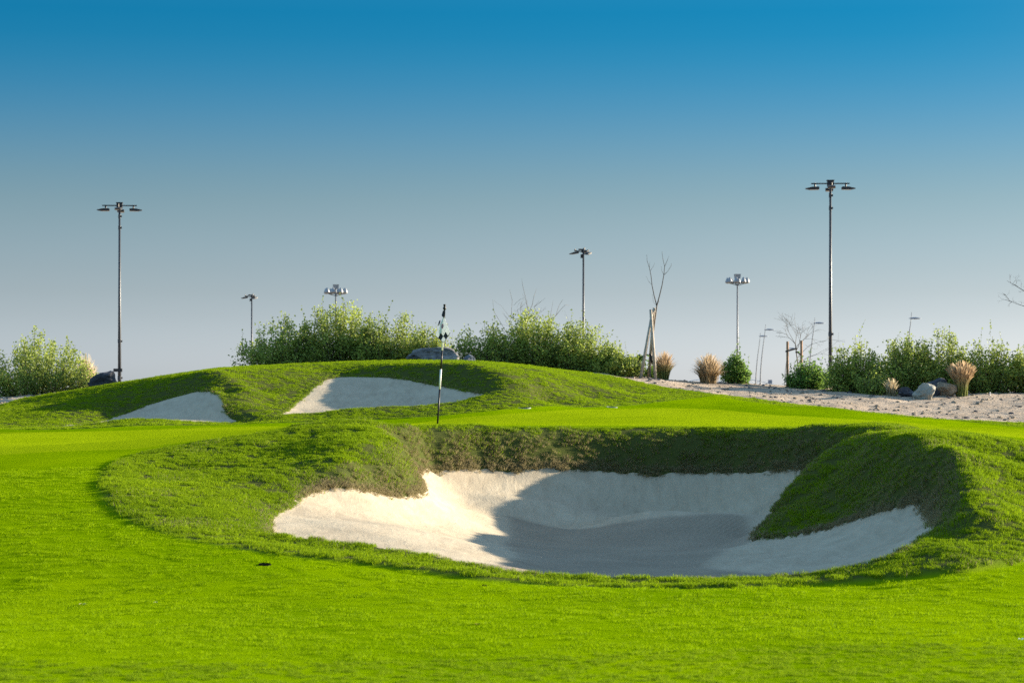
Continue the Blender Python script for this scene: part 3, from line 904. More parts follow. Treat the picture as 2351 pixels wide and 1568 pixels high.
M['dark_metal'] = mat_plain('lamp_housing', (0.018, 0.020, 0.024), 0.5, 0.0, 0.4)
M['lens'] = mat_plain('lamp_glass', (0.18, 0.17, 0.14), 0.2, 0.0, 0.5, var=0.05)
M['lamp_grey'] = mat_plain('lamp_grey', (0.26, 0.28, 0.30), 0.4, 0.2, 0.5, var=0.08)
M['street_grey'] = mat_plain('hazed_street_grey', (0.14, 0.15, 0.165), 0.5, 0.1, 0.4, var=0.08)  # lighter than the near masts: distance haze painted into the far street lamps
M['bridge'] = mat_plain('hazed_bridge_steel', (0.55, 0.58, 0.60), 0.6, var=0.08)  # pale tone stands in for the haze over the far footbridge
M['sign_grey'] = mat_plain('sign_grey', (0.22, 0.25, 0.30), 0.6, var=0.1)

def mat_straw(name, base, top):
    n = NT(name)
    f, h = n.attr('shade'), n.attr('height')
    a = n.ramp(f, [(0.1, tuple(q * 0.65 for q in base)), (0.9, base)])
    b = n.ramp(f, [(0.1, tuple(q * 0.7 for q in top)), (0.9, top)])
    return n.leafy(n.mix(n.ramp(h, [(0.25, 0.0), (0.6, 1.0)]), a, b), 0.4, None, 0.6, 0.15)
M['straw'] = mat_straw('dry_grass', (0.42, 0.31, 0.17), (0.62, 0.47, 0.29))
M['straw_green'] = mat_straw('half_dry_grass', (0.24, 0.27, 0.08), (0.58, 0.42, 0.25))
M['straw_pale'] = mat_straw('pale_dry_grass', (0.42, 0.34, 0.19), (0.68, 0.56, 0.36))

def mat_rock(name, a, b, c, stripe=3.0, rot=0.5):
    n = NT(name)
    co = n.coord()
    f = n.noise(2.6, 7, 0.62, co, 0.5)
    f2 = n.noise(11, 6, 0.7, n.coord((1, 1, stripe), rot=(0.3, rot, 0)))
    col = n.ramp(n.math('ADD', n.math('MULTIPLY', f, 0.55), n.math('MULTIPLY', f2, 0.45)), [(0.36, a), (0.5, b), (0.64, c)])
    return n.done(n.bsdf(col, 0.85, n.bump(f2, 0.7, 0.05), 0, 0.25))
M['rock_grey'] = mat_rock('veined_grey_rock', (0.06, 0.06, 0.07), (0.17, 0.165, 0.17), (0.42, 0.41, 0.40), 4.0)
M['rock_dark'] = mat_rock('dark_rock', (0.025, 0.025, 0.030), (0.06, 0.06, 0.07), (0.16, 0.16, 0.18), 2.0)
M['rock_blue'] = mat_rock('blue_grey_rock', (0.07, 0.08, 0.10), (0.14, 0.16, 0.19), (0.26, 0.28, 0.31))
M['rock_pale'] = mat_rock('pale_rock', (0.20, 0.19, 0.15), (0.30, 0.29, 0.24), (0.42, 0.40, 0.34), 1.0)
M['rock_tan'] = mat_rock('tan_rock', (0.09, 0.075, 0.055), (0.26, 0.21, 0.15), (0.45, 0.37, 0.27), 2.0)

# ------------------------------------------------------------------ shrubs
def leaves_mesh(name, Pn, size, seed, mat, parent, tone):
    r_ = np.random.default_rng(seed)
    n = len(Pn)
    nv = r_.normal(0, 1, (n, 3)); nv[:, 2] += 0.35
    nv /= np.linalg.norm(nv, axis=1, keepdims=True)
    t = np.cross(nv, r_.normal(0, 1, (n, 3))); t /= np.linalg.norm(t, axis=1, keepdims=True) + 1e-9
    b = np.cross(nv, t)
    L = size * (0.65 + 0.6 * r_.random(n))[:, None]
    wd = L * 0.36
    v0 = Pn - t * L * 0.5; v2 = Pn + t * L * 0.5
    lift = nv * L * 0.10
    v1 = Pn + b * wd + lift; v3 = Pn - b * wd + lift
    V = np.stack([v0, v1, v2, v3], 1).reshape(-1, 3)
    k = np.arange(n)[:, None, None] * 4
    Fc = (np.array([[0, 1, 2], [0, 2, 3]])[None] + k).reshape(-1, 3)
    sh = np.clip(tone + r_.normal(0, 0.12, n), 0, 1)
    o = np_mesh(name, V, Fc, mat, parent, smooth=False, attrs={'shade': np.repeat(sh, 4)})
    o['kind'] = 'stuff'
    return o

def shrub(px, half, top, d, label, seed, base=None, leaf=0.062, n_leaf=8500, mat='leaf', group='green shrubs behind the course', spire=0.3, name='shrub', sink=0.05):
    r_ = np.random.default_rng(seed)
    x0 = P(px, 900, d)[0]
    z0 = z1(x0, d) - sink
    w = half * 1.08 * d / F
    H = EYE + (HY - top) * d / F - z0
    t = thing(name, label, 'shrub', (x0, d, z0), 0, group)
    ns = 120
    pts, tone, tubes = [], [], MB()
    per = int(n_leaf * 1.35) // ns
    for i in range(ns):
        low = i % 3 == 0
        a = r_.random() * 2 * np.pi
        q = np.sqrt(r_.random())
        rx, ry = q * w * np.cos(a), q * min(w, 1.4) * 0.8 * np.sin(a)
        if low: h = H * (0.12 + 0.4 * r_.random()); rx *= 1.08; ry *= 1.05
        else: h = H * (1 - 0.55 * q ** 2.0) * (0.60 + 0.48 * r_.random() ** 0.9)
        bx, by = rx * 0.35 + r_.normal(0, 0.06), ry * 0.35 + r_.normal(0, 0.06)
        mx, my = rx * 0.85, ry * 0.85
        ts = np.linspace(0, 1, 5)
        B = lambda u: np.stack([(1 - u) ** 2 * bx + 2 * u * (1 - u) * mx + u * u * rx, (1 - u) ** 2 * by + 2 * u * (1 - u) * my + u * u * ry,
                                2 * u * (1 - u) * h * 0.55 + u * u * h], -1)
        tubes.tube(B(ts), [0.012, 0.010, 0.008, 0.006, 0.003], 3, False)
        m = int(per * (0.7 + 0.6 * r_.random()))
        u = (0.08 if low else 0.22) + (0.92 if low else 0.78) * r_.random(m) ** 0.8
        sp = (0.045 + 0.10 * (1 - u)) * (w / 1.2) ** 0.5 + 0.015
        p = B(u) + r_.normal(0, 1, (m, 3)) * sp[:, None]
        p[:, 2] = np.maximum(p[:, 2], 0.02)
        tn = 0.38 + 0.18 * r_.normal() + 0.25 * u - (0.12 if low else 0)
        pts.append(p); tone.append(tn)
        if not low and r_.random() < spire:            # a sprig standing clear of the crown
            m2 = r_.integers(5, 11)
            k = np.linspace(0.1, 1, m2)
            e = np.array([rx + r_.normal(0, .05), ry, h])
            dv = np.array([r_.normal(0, 0.25), r_.normal(0, 0.2), 1.0]); ln = 0.14 + 0.3 * r_.random()
            sprig = e + dv * (k * ln)[:, None] + r_.normal(0, 0.018, (m2, 3))
            pts.append(sprig); tone.append(np.full(m2, 0.45))
            tubes.tube([e, e + dv * ln], [0.003, 0.0015], 3, False)
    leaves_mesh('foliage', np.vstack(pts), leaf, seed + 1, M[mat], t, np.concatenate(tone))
    b = tubes.build('stems', M['bark'], t); b['kind'] = 'stuff'
    return t

SH = [(80, 132, 764, 60.5, 'leafy grey green shrub at the far left edge beside a pale rock and pole', 'leaf', 12000),
      (648, 100, 728, 61.5, 'dark grey green shrub at the left end of the bushes behind the back bunkers', 'leaf', 9000),
      (775, 100, 694, 61.8, 'tallest bright green shrub with sprigs rising in front of the pale many-lamp mast', 'leaf', 11000),
      (885, 92, 712, 61.6, 'broad green shrub between the tallest shrub and the long striped boulder', 'leaf', 9500),
      (985, 62, 748, 62.3, 'green shrub rising directly behind the long striped boulder and the flag', 'leaf', 6500),
      (1120, 78, 738, 61.6, 'loose open shrub right of the flag with sky showing through its leaves', 'leaf', 5200),
      (1225, 100, 714, 62.0, 'bright yellow green shrub with bare twigs rising out of its top', 'leaf', 11000),
      (1335, 88, 742, 61.7, 'green shrub in front of the foot of the central floodlight mast', 'leaf', 9500),
      (1415, 58, 805, 61.3, 'low bright green shrub tapering down to the sand left of the tripod stakes', 'leaf', 6500),
      (1497, 22, 838, 62.8, 'tiny dark green shrub between the tripod stakes and the tan grass', 'leaf_dark', 1500),
      (1688, 30, 806, 62.8, 'narrow upright green shrub right behind the straw coloured grass clump', 'leaf_dark', 3600),
      (1853, 46, 826, 62.6, 'small rounded dark green shrub at the foot of the two brown stakes', 'leaf_dark', 4600),
      (1960, 62, 776, 61.8, 'grey green shrub at the foot of the tallest floodlight mast', 'leaf', 7500),
      (2075, 80, 760, 62.0, 'bushy green shrub behind the group of dark and pale rocks', 'leaf', 9500),
      (2165, 72, 760, 62.2, 'upright bright green shrub behind the tall pink plumed grass', 'leaf', 9000),
      (2265, 74, 780, 62.0, 'broad green shrub right of the tall pink plumed grass', 'leaf', 8500),
      (2372, 74, 776, 62.0, 'dark green shrub at the right edge of the view below bare branches', 'leaf', 8000)]
for i, (px, hw, top, d, lab, mt, nl) in enumerate(SH):
    shrub(px, hw, top, d, lab, 300 + i * 7, mat=mt, n_leaf=nl, spire=0.22 if nl > 6000 else 0.15)
for px, hw, top, d, nl, lab in ((2010, 40, 850, 60.9, 2200, 'low grey green shrub spilling onto the sand left of the rocks'),
                                (1500, 0, 0, 0, 0, '')):
    if nl: shrub(px, hw, top, d, lab, 900 + px, n_leaf=nl, spire=0.05)

# ------------------------------------------------------------------ ornamental grasses
def grass_clump(px, half, top, d, label, seed, mat, n=420, upright=0.5, plume=0.0):
    r_ = np.random.default_rng(seed)
    x0 = P(px, 900, d)[0]; z0 = z1(x0, d) - 0.03
    w = 1.15 * half * d / F; H = EYE + (HY - top) * d / F - z0
    t = thing('ornamental_grass', label, 'grass clump', (x0, d, z0), 0, 'clumps of ornamental grass')
    V, Fc, sh, ht = [], [], [], []
    for i in range(n):
        a = r_.random() * 2 * np.pi; q = r_.random() ** 0.6
        th = q * (R(88) * (1 - upright) + R(34) * upright)
        ln = 0.72 + 0.34 * r_.random()
        ox, oy = w * ln * np.sin(th) / np.sin(R(88) * (1 - upright) + R(34) * upright) * np.array([np.cos(a), np.sin(a)])
        tz = H * ln * (0.06 + 0.94 * np.cos(th))
        bs_ = 0.14 + 0.22 * (1 - upright)
        bx, by = ox * bs_ + r_.normal(0, .03), oy * bs_ + r_.normal(0, .03)
        kx, ky, kz = ox * (bs_ + 0.22), oy * (bs_ + 0.22), tz * 0.72 + (0.30 * H * (1 - upright) * q)
        wd = 0.009 + 0.005 * r_.random()
        side = np.array([-np.sin(a + r_.normal(0, 1)), np.cos(a), 0]); side /= np.linalg.norm(side)
        k0 = len(V); s_ = r_.random()
        us = (0, 0.35, 0.65, 0.85, 1.0)
        for j, u in enumerate(us):
            cx = (1 - u) ** 2 * bx + 2 * u * (1 - u) * kx + u * u * ox
            cy = (1 - u) ** 2 * by + 2 * u * (1 - u) * ky + u * u * oy
            cz = 2 * u * (1 - u) * kz + u * u * tz
            wj = wd * (1 - u * 0.6) * (1 + plume * (2.2 if j in (3,) else 0))
            for sg in (1, -1):
                V.append((cx + side[0] * wj * sg, cy + side[1] * wj * sg, cz)); sh.append(s_); ht.append(min(1, max(0, cz / H)))
        for j in range(4):
            b = k0 + j * 2
            Fc.append((b, b + 1, b + 3)); Fc.append((b, b + 3, b + 2))
    o = np_mesh('blades', np.array(V), np.array(Fc), M[mat], t, smooth=False, attrs={'shade': np.array(sh), 'height': np.array(ht)})
    o['kind'] = 'stuff'
    return t
grass_clump(1627, 42, 812, 61.8, 'large dry straw coloured grass clump drooping in a round mound', 1, 'straw', 800, 0.35)
grass_clump(1524, 30, 806, 62.2, 'half green tan grass clump just right of the tripod stakes', 2, 'straw_green', 480, 0.5)
grass_clump(2207, 33, 830, 60.0, 'tall upright grass clump with pinkish plumes beside the rocks', 3, 'straw_green', 620, 0.85, 1.0)
grass_clump(2046, 20, 868, 60.0, 'small pale dry grass tuft left of the rocks', 4, 'straw_pale', 200, 0.7)
grass_clump(196, 34, 815, 62.2, 'pale feathery dry grass clump between the far left shrub and the dark boulder', 5, 'straw_pale', 420, 0.5)

# ------------------------------------------------------------------ rocks
def rock(px, half, top, bot, d, label, seed, mat, asym=0.0, rough=0.16, name='boulder', deep=0.8, squar=1.0):
    x0 = P(px, 900, d)[0]
    zb = z1(x0, d)
    w = half * d / F; zt = EYE + (HY - top) * d / F
    z0 = min(zb, EYE + (HY - bot) * d / F) - 0.06
    H = zt - z0
    bm = bmesh.new()
    bmesh.ops.create_icosphere(bm, subdivisions=4, radius=1)
    r_ = random.Random(seed)
    planes = []
    for _ in range(10):
        v = Vector((r_.gauss(0, 1), r_.gauss(0, 1), r_.gauss(0, 0.8))).normalized()
        planes.append((v, 0.52 + 0.30 * r_.random()))
    from mathutils import noise as mn
    for v in bm.verts:
        p = v.co.copy()
        for n_, k in planes:
            e = p.dot(n_) - k
            if e > 0: p -= n_ * e * 0.97
        q = p * 1.7 + Vector((seed * 3.1, 0, 0))
        p += v.normal * (mn.fractal(q, 0.8, 2.1, 5) * rough * 0.55 + mn.ridged_multi_fractal(q * 1.6, 0.9, 2.2, 4, 1.0, 2.0) * rough * 0.06)
        v.co = p
    mn_ = [min(v.co[i] for v in bm.verts) for i in range(3)]; mx_ = [max(v.co[i] for v in bm.verts) for i in range(3)]
    for v in bm.verts:
        u = [(v.co[i] - mn_[i]) / (mx_[i] - mn_[i]) for i in range(3)]
        sx = (u[0] - 0.5) * 2
        v.co = ((sx + asym * u[2]) * w * (1.0 if u[2] < 0.5 else 1.0), (u[1] - 0.5) * 2 * w * deep, u[2] * H)
    me = bpy.data.meshes.new(name); bm.to_mesh(me); bm.free()
    me.materials.append(M[mat])
    o = bpy.data.objects.new(name, me); COL.objects.link(o)
    o.location = (x0, d, z0)
    return tag(o, label, 'rock', 'boulders set among the shrubs')
rock(992, 62, 797, 835, 60.2, 'long grey boulder with pale streaks behind the crest beside the flag', 3, 'rock_grey', 0.05, 0.22, deep=0.5)
rock(1076, 16, 814, 835, 60.2, 'small smooth blue grey boulder just right of the long striped boulder', 4, 'rock_blue', 0, 0.10)
rock(241, 37, 851, 905, 59.2, 'rugged dark boulder beside the foot of the left floodlight mast', 6, 'rock_dark', -0.08, 0.32, deep=0.6)
rock(2150, 28, 867, 908, 60.2, 'dark blue boulder standing tallest at the back of the right hand rock group', 7, 'rock_dark', 0.0, 0.14)
rock(2172, 26, 876, 910, 60.0, 'tan jagged boulder between the dark boulder and the pink plumed grass', 8, 'rock_tan', 0.1, 0.26)
rock(2120, 28, 879, 917, 59.2, 'pale grey pointed boulder at the front of the right hand rock group', 11, 'rock_pale', 0.16, 0.26)
rock(2082, 24, 888, 913, 60.0, 'low dark jagged boulder at the left of the right hand rock group', 12, 'rock_dark', 0.1, 0.3)

# stones and clods on the bare sand
peb = []
for k in range(3):
    bm = bmesh.new(); bmesh.ops.create_icosphere(bm, subdivisions=2, radius=0.5)
    rr = random.Random(k)
    for v in bm.verts: v.co = Vector((v.co.x, v.co.y * (0.7 + 0.1 * k), v.co.z * 0.6)) * (0.8 + 0.4 * rr.random())
    me = bpy.data.meshes.new('pebble'); bm.to_mesh(me); bm.free(); me.materials.append(M['rock_tan'] if k else M['rock_dark'])
    peb.append(bpy.data.objects.new('pebble', me))
x, y = spots(-16, 17, 48, 67, 22)
m = (y > y_des(x) + 0.15)
x, y = x[m], y[m]
rr = rng.random(len(x))
scatter('pebbles', np.stack([x, y, zat(x, y)], -1), rng.random((len(x), 3)) * np.array([0.3, 0.3, 6.28]), 0.015 + 0.12 * rr ** 6, rng.integers(0, 3, len(x)), peb, {})

# ------------------------------------------------------------------ bare trees
def grow(mb, p, dirv, length, rad, depth, r_, bend=0.25, split=(2, 3), spread=0.55, grav=0.0, min_rad=0.0022):
    pts = [p.copy()]; d = dirv.normalized(); n = 4
    for i in range(n):
        d = (d + Vector((r_.gauss(0, bend), r_.gauss(0, bend), r_.gauss(0, bend) + grav)) * 0.35).normalized()
        p = p + d * (length / n)
        pts.append(p.copy())
    mb.tube(pts, [max(min_rad, rad * (1 - 0.45 * i / n)) for i in range(n + 1)], 5 if rad > 0.012 else 3, False)
    if depth <= 0: return
    for k in range(r_.randint(*split)):
        j = r_.randint(2, n)
        nd = (d + Vector((r_.gauss(0, spread), r_.gauss(0, spread), r_.gauss(0, spread * 0.6)))).normalized()
        grow(mb, pts[j], nd, length * r_.uniform(0.55, 0.85), max(min_rad, rad * 0.55), depth - 1, r_, bend, split, spread, grav, min_rad)

def path_tube(mb, lst, r0, r1, d, jitter=0.0, seed=0, n=6):
    rj = random.Random(seed)
    pts = [Vector(P(px, py, d + rj.uniform(-jitter, jitter))) for px, py in lst]
    k = len(pts) - 1
    mb.tube(pts, [r0 + (r1 - r0) * i / k for i in range(k + 1)], n, False)
def local(parent_loc, mb):
    mb.v = [(a - parent_loc[0], b - parent_loc[1], c - parent_loc[2]) for a, b, c in mb.v]
    return mb

# staked young tree on the tripod
D = 61.3
bx, _, _ = P(1496, 868, D); bz = z1(bx, D)
loc = (bx, D, bz)
tr = thing('bare_sapling', 'tall thin leafless sapling forking into two branches above wooden stakes', 'tree', loc)
a = MB(); path_tube(a, [(1492, 868), (1494, 820), (1498, 778), (1503, 740), (1508, 702)], 0.022, 0.017, D); local(loc, a).build('trunk', M['bark'], tr)
a = MB()
path_tube(a, [(1508, 702), (1502, 680), (1497, 655), (1495, 635), (1491, 615), (1486, 600), (1485, 585)], 0.013, 0.003, D)
path_tube(a, [(1497, 655), (1489, 646), (1483, 634)], 0.004, 0.002, D); path_tube(a, [(1493, 622), (1500, 612), (1503, 604)], 0.004, 0.002, D)
path_tube(a, [(1491, 615), (1492, 602)], 0.004, 0.002, D); path_tube(a, [(1508, 702), (1500, 694), (1498, 676)], 0.004, 0.0018, D)
local(loc, a).build('branch', M['dark_bark'], tr)
a = MB()
path_tube(a, [(1508, 702), (1514, 680), (1520, 655), (1524, 632), (1526, 612), (1522, 596), (1520, 578)], 0.015, 0.003, D)
path_tube(a, [(1526, 612), (1532, 598), (1536, 588)], 0.006, 0.002, D); path_tube(a, [(1524, 632), (1534, 622), (1541, 610), (1541, 604)], 0.006, 0.002, D)
path_tube(a, [(1524, 632), (1519, 620), (1519, 612)], 0.004, 0.0018, D); path_tube(a, [(1508, 700), (1514, 690)], 0.004, 0.002, D)
local(loc, a).build('branch', M['dark_bark'], tr)
ts = thing('tree_stakes', 'three pale wooden poles leaning together as a tripod round the sapling', 'tree stakes', loc)
for p0, p1, dd0, dd1 in (((1470, 867), (1499, 712), -0.35, 0.03), ((1489, 869), (1502, 707), 0.45, 0.02), ((1505, 869), (1494, 711), -0.25, -0.05)):
    a = MB(); q0, q1 = Vector(P(*p0, D + dd0)), Vector(P(*p1, D + dd1)); q0.z = min(q0.z, z1(q0.x, q0.y))-0.03
    a.tube([q0, q1], [0.042, 0.036], 8); local(loc, a).build('stake', M['stake'], ts, True)
a = MB()
for k in range(3):
    a.tube([P(1491 + k, 812 + k * 2, D - 0.1), P(1495, 818 + 4 * k, D - 0.16), P(1497 + k, 836 - 3 * k, D - 0.12)], [0.02, 0.03, 0.018], 6)
local(loc, a).build('tie_strap', M['strap'], ts)

# leafless bush tree held by two brown stakes
D = 63.0
bx = P(1834, 885, D)[0]; loc = (bx, D, z1(bx, D))
tr = thing('bare_sapling', 'small leafless tree with tangled twigs tied between two brown stakes', 'tree', loc)
a = MB(); path_tube(a, [(1838, 885), (1836, 862), (1832, 838), (1829, 815), (1826, 790)], 0.018, 0.012, D); local(loc, a).build('trunk', M['bark'], tr)
r_ = random.Random(5)
a = MB()
for px, py, vx, vz, ln in ((1826, 790, -0.35, 1, 0.5), (1826, 790, 0.15, 1, 0.6), (1827, 798, 0.6, 0.8, 0.55), (1828, 805, 0.3, 1.0, 0.6), (1826, 790, -0.7, 0.9, 0.45)):
    grow(a, Vector(P(px, py, D)), Vector((vx, r_.gauss(0, .3), vz)), ln * 0.8, 0.009, 3, r_, 0.3, (2, 3), 0.5)
for px, py, vx, vz, ln in ((1830, 822, 0.9, 0.75, 0.75), (1832, 835, 0.9, 0.5, 0.8)):
    grow(a, Vector(P(px, py, D)), Vector((vx, r_.gauss(0, .3), vz)), ln * 0.75, 0.008, 3, r_, 0.3, (2, 2), 0.45, -0.12)
b = local(loc, a).build('twigs', M['bark'], tr); b['kind'] = 'stuff'
ts = thing('tree_stakes', 'two upright brown timber stakes with black straps holding a leafless tree', 'tree stakes', loc)
for px, top in ((1808, 784), (1840, 782)):
    q = P(px, top, D - 0.15); zb = z1(q[0], q[1]) - 0.05
    a = MB(); a.tube([(q[0], q[1], zb), q], [0.034, 0.032], 8); local(loc, a).build('stake', M['brown_stake'], ts, True)
for p0, p1 in (((1807, 806), (1829, 800)), ((1830, 808), (1844, 818))):
    a = MB(); a.tube([P(*p0, D - 0.17), P(*p1, D - 0.05)], [0.022, 0.022], 6); a.tube([P(p0[0], p0[1] - 1, D - 0.15), P(p0[0], p0[1] + 2.5, D - 0.15)], [0.045, 0.045], 8)
    local(loc, a).build('strap', M['strap'], ts)

# dead twigs of a bare shrub behind the middle bushes
D = 62.6
bx = P(1185, 830, D)[0]; loc = (bx, D, z1(bx, D))
tr = thing('bare_shrub', 'leafless grey shrub whose thin twigs rise above the middle bushes', 'shrub', loc)
r_ = random.Random(11)
a = MB(); path_tube(a, [(1185, 840), (1190, 800), (1195, 770)], 0.02, 0.012, D); path_tube(a, [(1195, 770), (1205, 750), (1212, 738)], 0.012, 0.009, D); local(loc, a).build('trunk', M['bark'], tr)
a = MB()
path_tube(a, [(1190, 800), (1203, 745), (1214, 722), (1208, 690), (1200, 655), (1198, 640)], 0.010, 0.002, D, 0.2, 1)
path_tube(a, [(1195, 770), (1212, 722), (1222, 700), (1226, 680), (1232, 662)], 0.009, 0.002, D, 0.2, 2)
path_tube(a, [(1195, 800), (1186, 745), (1174, 720), (1176, 690), (1170, 665)], 0.008, 0.002, D, 0.2, 3)
path_tube(a, [(1190, 810), (1150, 742), (1134, 715), (1131, 688)], 0.007, 0.0018, D, 0.2, 4)
path_tube(a, [(1200, 800), (1222, 755), (1236, 725), (1226, 705), (1238, 690)], 0.008, 0.0018, D, 0.2, 5)
path_tube(a, [(1225, 790), (1256, 738), (1276, 725), (1288, 710), (1298, 700), (1308, 702)], 0.008, 0.002, D, 0.2, 6)
path_tube(a, [(1262, 735), (1266, 712), (1270, 690)], 0.005, 0.0018, D, 0.2, 7); path_tube(a, [(1276, 725), (1284, 700), (1292, 688)], 0.005, 0.0018, D, 0.2, 8)
path_tube(a, [(1226, 705), (1240, 694), (1252, 684)], 0.005, 0.0018, D, 0.2, 9)
path_tube(a, [(1218, 712), (1240, 718), (1254, 708)], 0.004, 0.0018, D, 0.2, 10)
for _ in range(14):
    px, py = r_.uniform(1165, 1235), r_.uniform(700, 765)
    grow(a, Vector(P(px, py, D)), Vector((r_.gauss(0, .45), r_.gauss(0, .3), 1)), r_.uniform(0.25, 0.5), 0.004, 1, r_, 0.2, (1, 2), 0.4, 0.05, 0.0018)
b = local(loc, a).build('twigs', M['bark'], tr); b['kind'] = 'stuff'

# leafless tree just outside the frame on the right
D = 62.0
bx = P(2470, 900, D)[0]; loc = (bx, D, z1(bx, D))
tr = thing('bare_tree', 'leafless tree whose dark twigs reach in at the right edge of the sky', 'tree', loc)
a = MB(); path_tube(a, [(2470, 905), (2466, 840), (2460, 780), (2452, 730), (2440, 700)], 0.06, 0.03, D); local(loc, a).build('trunk', M['dark_bark'], tr)
r_ = random.Random(21)
a = MB()
path_tube(a, [(2440, 700), (2400, 690), (2351, 668), (2330, 655), (2312, 645)], 0.016, 0.003, D)
path_tube(a, [(2450, 725), (2400, 712), (2351, 703), (2330, 696), (2308, 688)], 0.013, 0.003, D)
path_tube(a, [(2440, 700), (2420, 660), (2390, 640), (2370, 640)], 0.012, 0.003, D)
path_tube(a, [(2440, 700), (2450, 640), (2470, 600)], 0.016, 0.004, D); path_tube(a, [(2446, 710), (2500, 660), (2540, 640)], 0.016, 0.004, D)
for px0, py0, px1, py1 in ((2400, 690, 2312, 645), (2400, 712, 2308, 688), (2420, 660, 2375, 640)):
    for _ in range(11):
        u = r_.random()
        q = Vector(P(px0 + (px1 - px0) * u, py0 + (py1 - py0) * u, D))
        grow(a, q, Vector((-0.5 + r_.gauss(0, .4), r_.gauss(0, .5), 0.5 + r_.gauss(0, .5))), r_.uniform(0.10, 0.2), 0.004, 2, r_, 0.25, (2, 2), 0.5, 0.0, 0.0016)
b = local(loc, a).build('twigs', M['dark_bark'], tr); b['kind'] = 'stuff'

# young palm seen past the tripod
D = 140.0
bx = P(1466, 900, D)[0]
pl = thing('palm', 'dark blurred young palm top showing between a low shrub and the tripod stakes', 'palm', (bx, D, -0.2))
zt = EYE + (HY - 828) * D / F + 0.2
a = MB(); a.tube([(0, 0, 0), (0, 0, zt)], [0.22, 0.16], 8); a.build('trunk', M['bark'], pl)
for k in range(11):
    an = k * 2.4; a = MB(); V = []
    for j in range(6):
        u = j / 5; rr = 0.75 * u; h = (0.55 + 0.25 * (k % 3)) * u - 0.75 * u * u
        cx, cy = math.cos(an) * rr, math.sin(an) * rr
        wj = 0.16 * math.sin(math.pi * min(1, 0.12 + u * 0.85)) + 0.01
        V += [(cx - math.sin(an) * wj, cy + math.cos(an) * wj, zt + h - 0.06), (cx, cy, zt + h + 0.02), (cx + math.sin(an) * wj, cy - math.cos(an) * wj, zt + h - 0.06)]
    Fq = []
    for j in range(5):
        b = j * 3; Fq += [(b, b + 1, b + 4, b + 3), (b + 1, b + 2, b + 5, b + 4)]
    a.add(V, Fq); o = a.build('frond', M['leaf_dark'], pl)

# ------------------------------------------------------------------ floodlight masts
def lum_mesh(parent, c, yaw, tilt=0.0):
    """wedge shaped floodlight with bracket; nose points along yaw"""
    Rm = Matrix.Rotation(yaw, 3, 'Z') @ Matrix.Rotation(tilt, 3, 'Y')
    prof = [(-0.32, -0.08), (-0.34, 0.04), (-0.27, 0.075), (0.08, 0.07), (0.44, 0.0), (0.44, -0.03), (0.16, -0.085)]
    V = []
    for s in (-0.21, 0.21):
        for x_, z_ in prof: V.append(Rm @ Vector((x_, s * (1 if x_ < 0.3 else 0.8), z_)) + Vector(c))
    n = len(prof)
    Fq = [tuple(range(n)), tuple(reversed(range(n, 2 * n)))] + [(i, i + n, (i + 1) % n + n, (i + 1) % n) for i in range(n)]
    a = MB(); a.add(V, Fq); l = a.build('luminaire', M['dark_metal'], parent)
    a = MB(); a.box(Rm @ Vector((-0.05, 0, -0.088)) + Vector(c), (0.5, 0.34, 0.012), Rm); a.build('lens', M['lens'], l)
    a = MB(); a.tube([Rm @ Vector((-0.1, 0, 0.10)) + Vector(c), Rm @ Vector((-0.1, 0, 0.30)) + Vector(c)], 0.05, 6); a.build('bracket', M['dark_metal'], l)
    return l

def flood_mast(px, top, d, rz, label, box=False, span=1.0):
    x0 = P(px, 900, d)[0]
    H = EYE + (HY - top) * d / F + 0.25
    t = thing('floodlight_mast', label, 'floodlight mast', (x0, d, -0.25), rz, 'dark floodlight masts')
    a = MB(); a.tube([(0, 0, 0), (0, 0, H * 0.5), (0, 0, H)], [0.125, 0.09, 0.06], 12); a.build('pole', M['mast'], t, True)
    for f, r_ in ((0.945, 0.085), (0.895, 0.085), (0.40, 0.115), (0.24, 0.125)):
        a = MB(); a.tube([(0, 0, H * f - 0.12), (0, 0, H * f + 0.12)], r_, 8); a.box((r_ + 0.02, 0, H * f), (0.08, 0.07, 0.12)); a.build('collar', M['mast'], t)
    a = MB(); a.box((0, 0, H - 0.14), (0.36, 0.36, 0.30)); a.box((0, 0, H + 0.05), (0.42, 0.42, 0.05)); a.build('hub', M['dark_metal'], t)
    s = 0.98 * span
    for k in range(4):
        an = k * math.pi / 2
        c_, s_ = math.cos(an), math.sin(an)
        a = MB(); a.tube([(0.18 * c_, 0.18 * s_, H - 0.12), ((s + 0.1) * c_, (s + 0.1) * s_, H - 0.12)], 0.04, 6); a.build('crossarm', M['dark_metal'], t)
        lum_mesh(t, (s * c_ * 0.98, s * s_ * 0.98, H - 0.38), an, 0.02)
    if box:
        zb = EYE + (HY - 850) * d / F + 0.25
        a = MB(); a.box((-0.08, -0.26, zb), (0.55, 0.22, 0.20)); a.build('control_box', M['dark_metal'], t)
    return t
flood_mast(274.5, 468, 150, R(4), 'tall four-armed floodlight mast at the left rising clear of any shrub', True)
flood_mast(1906.5, 417, 135, R(-3), 'tallest four-armed floodlight mast at the right above the grey green hedge')

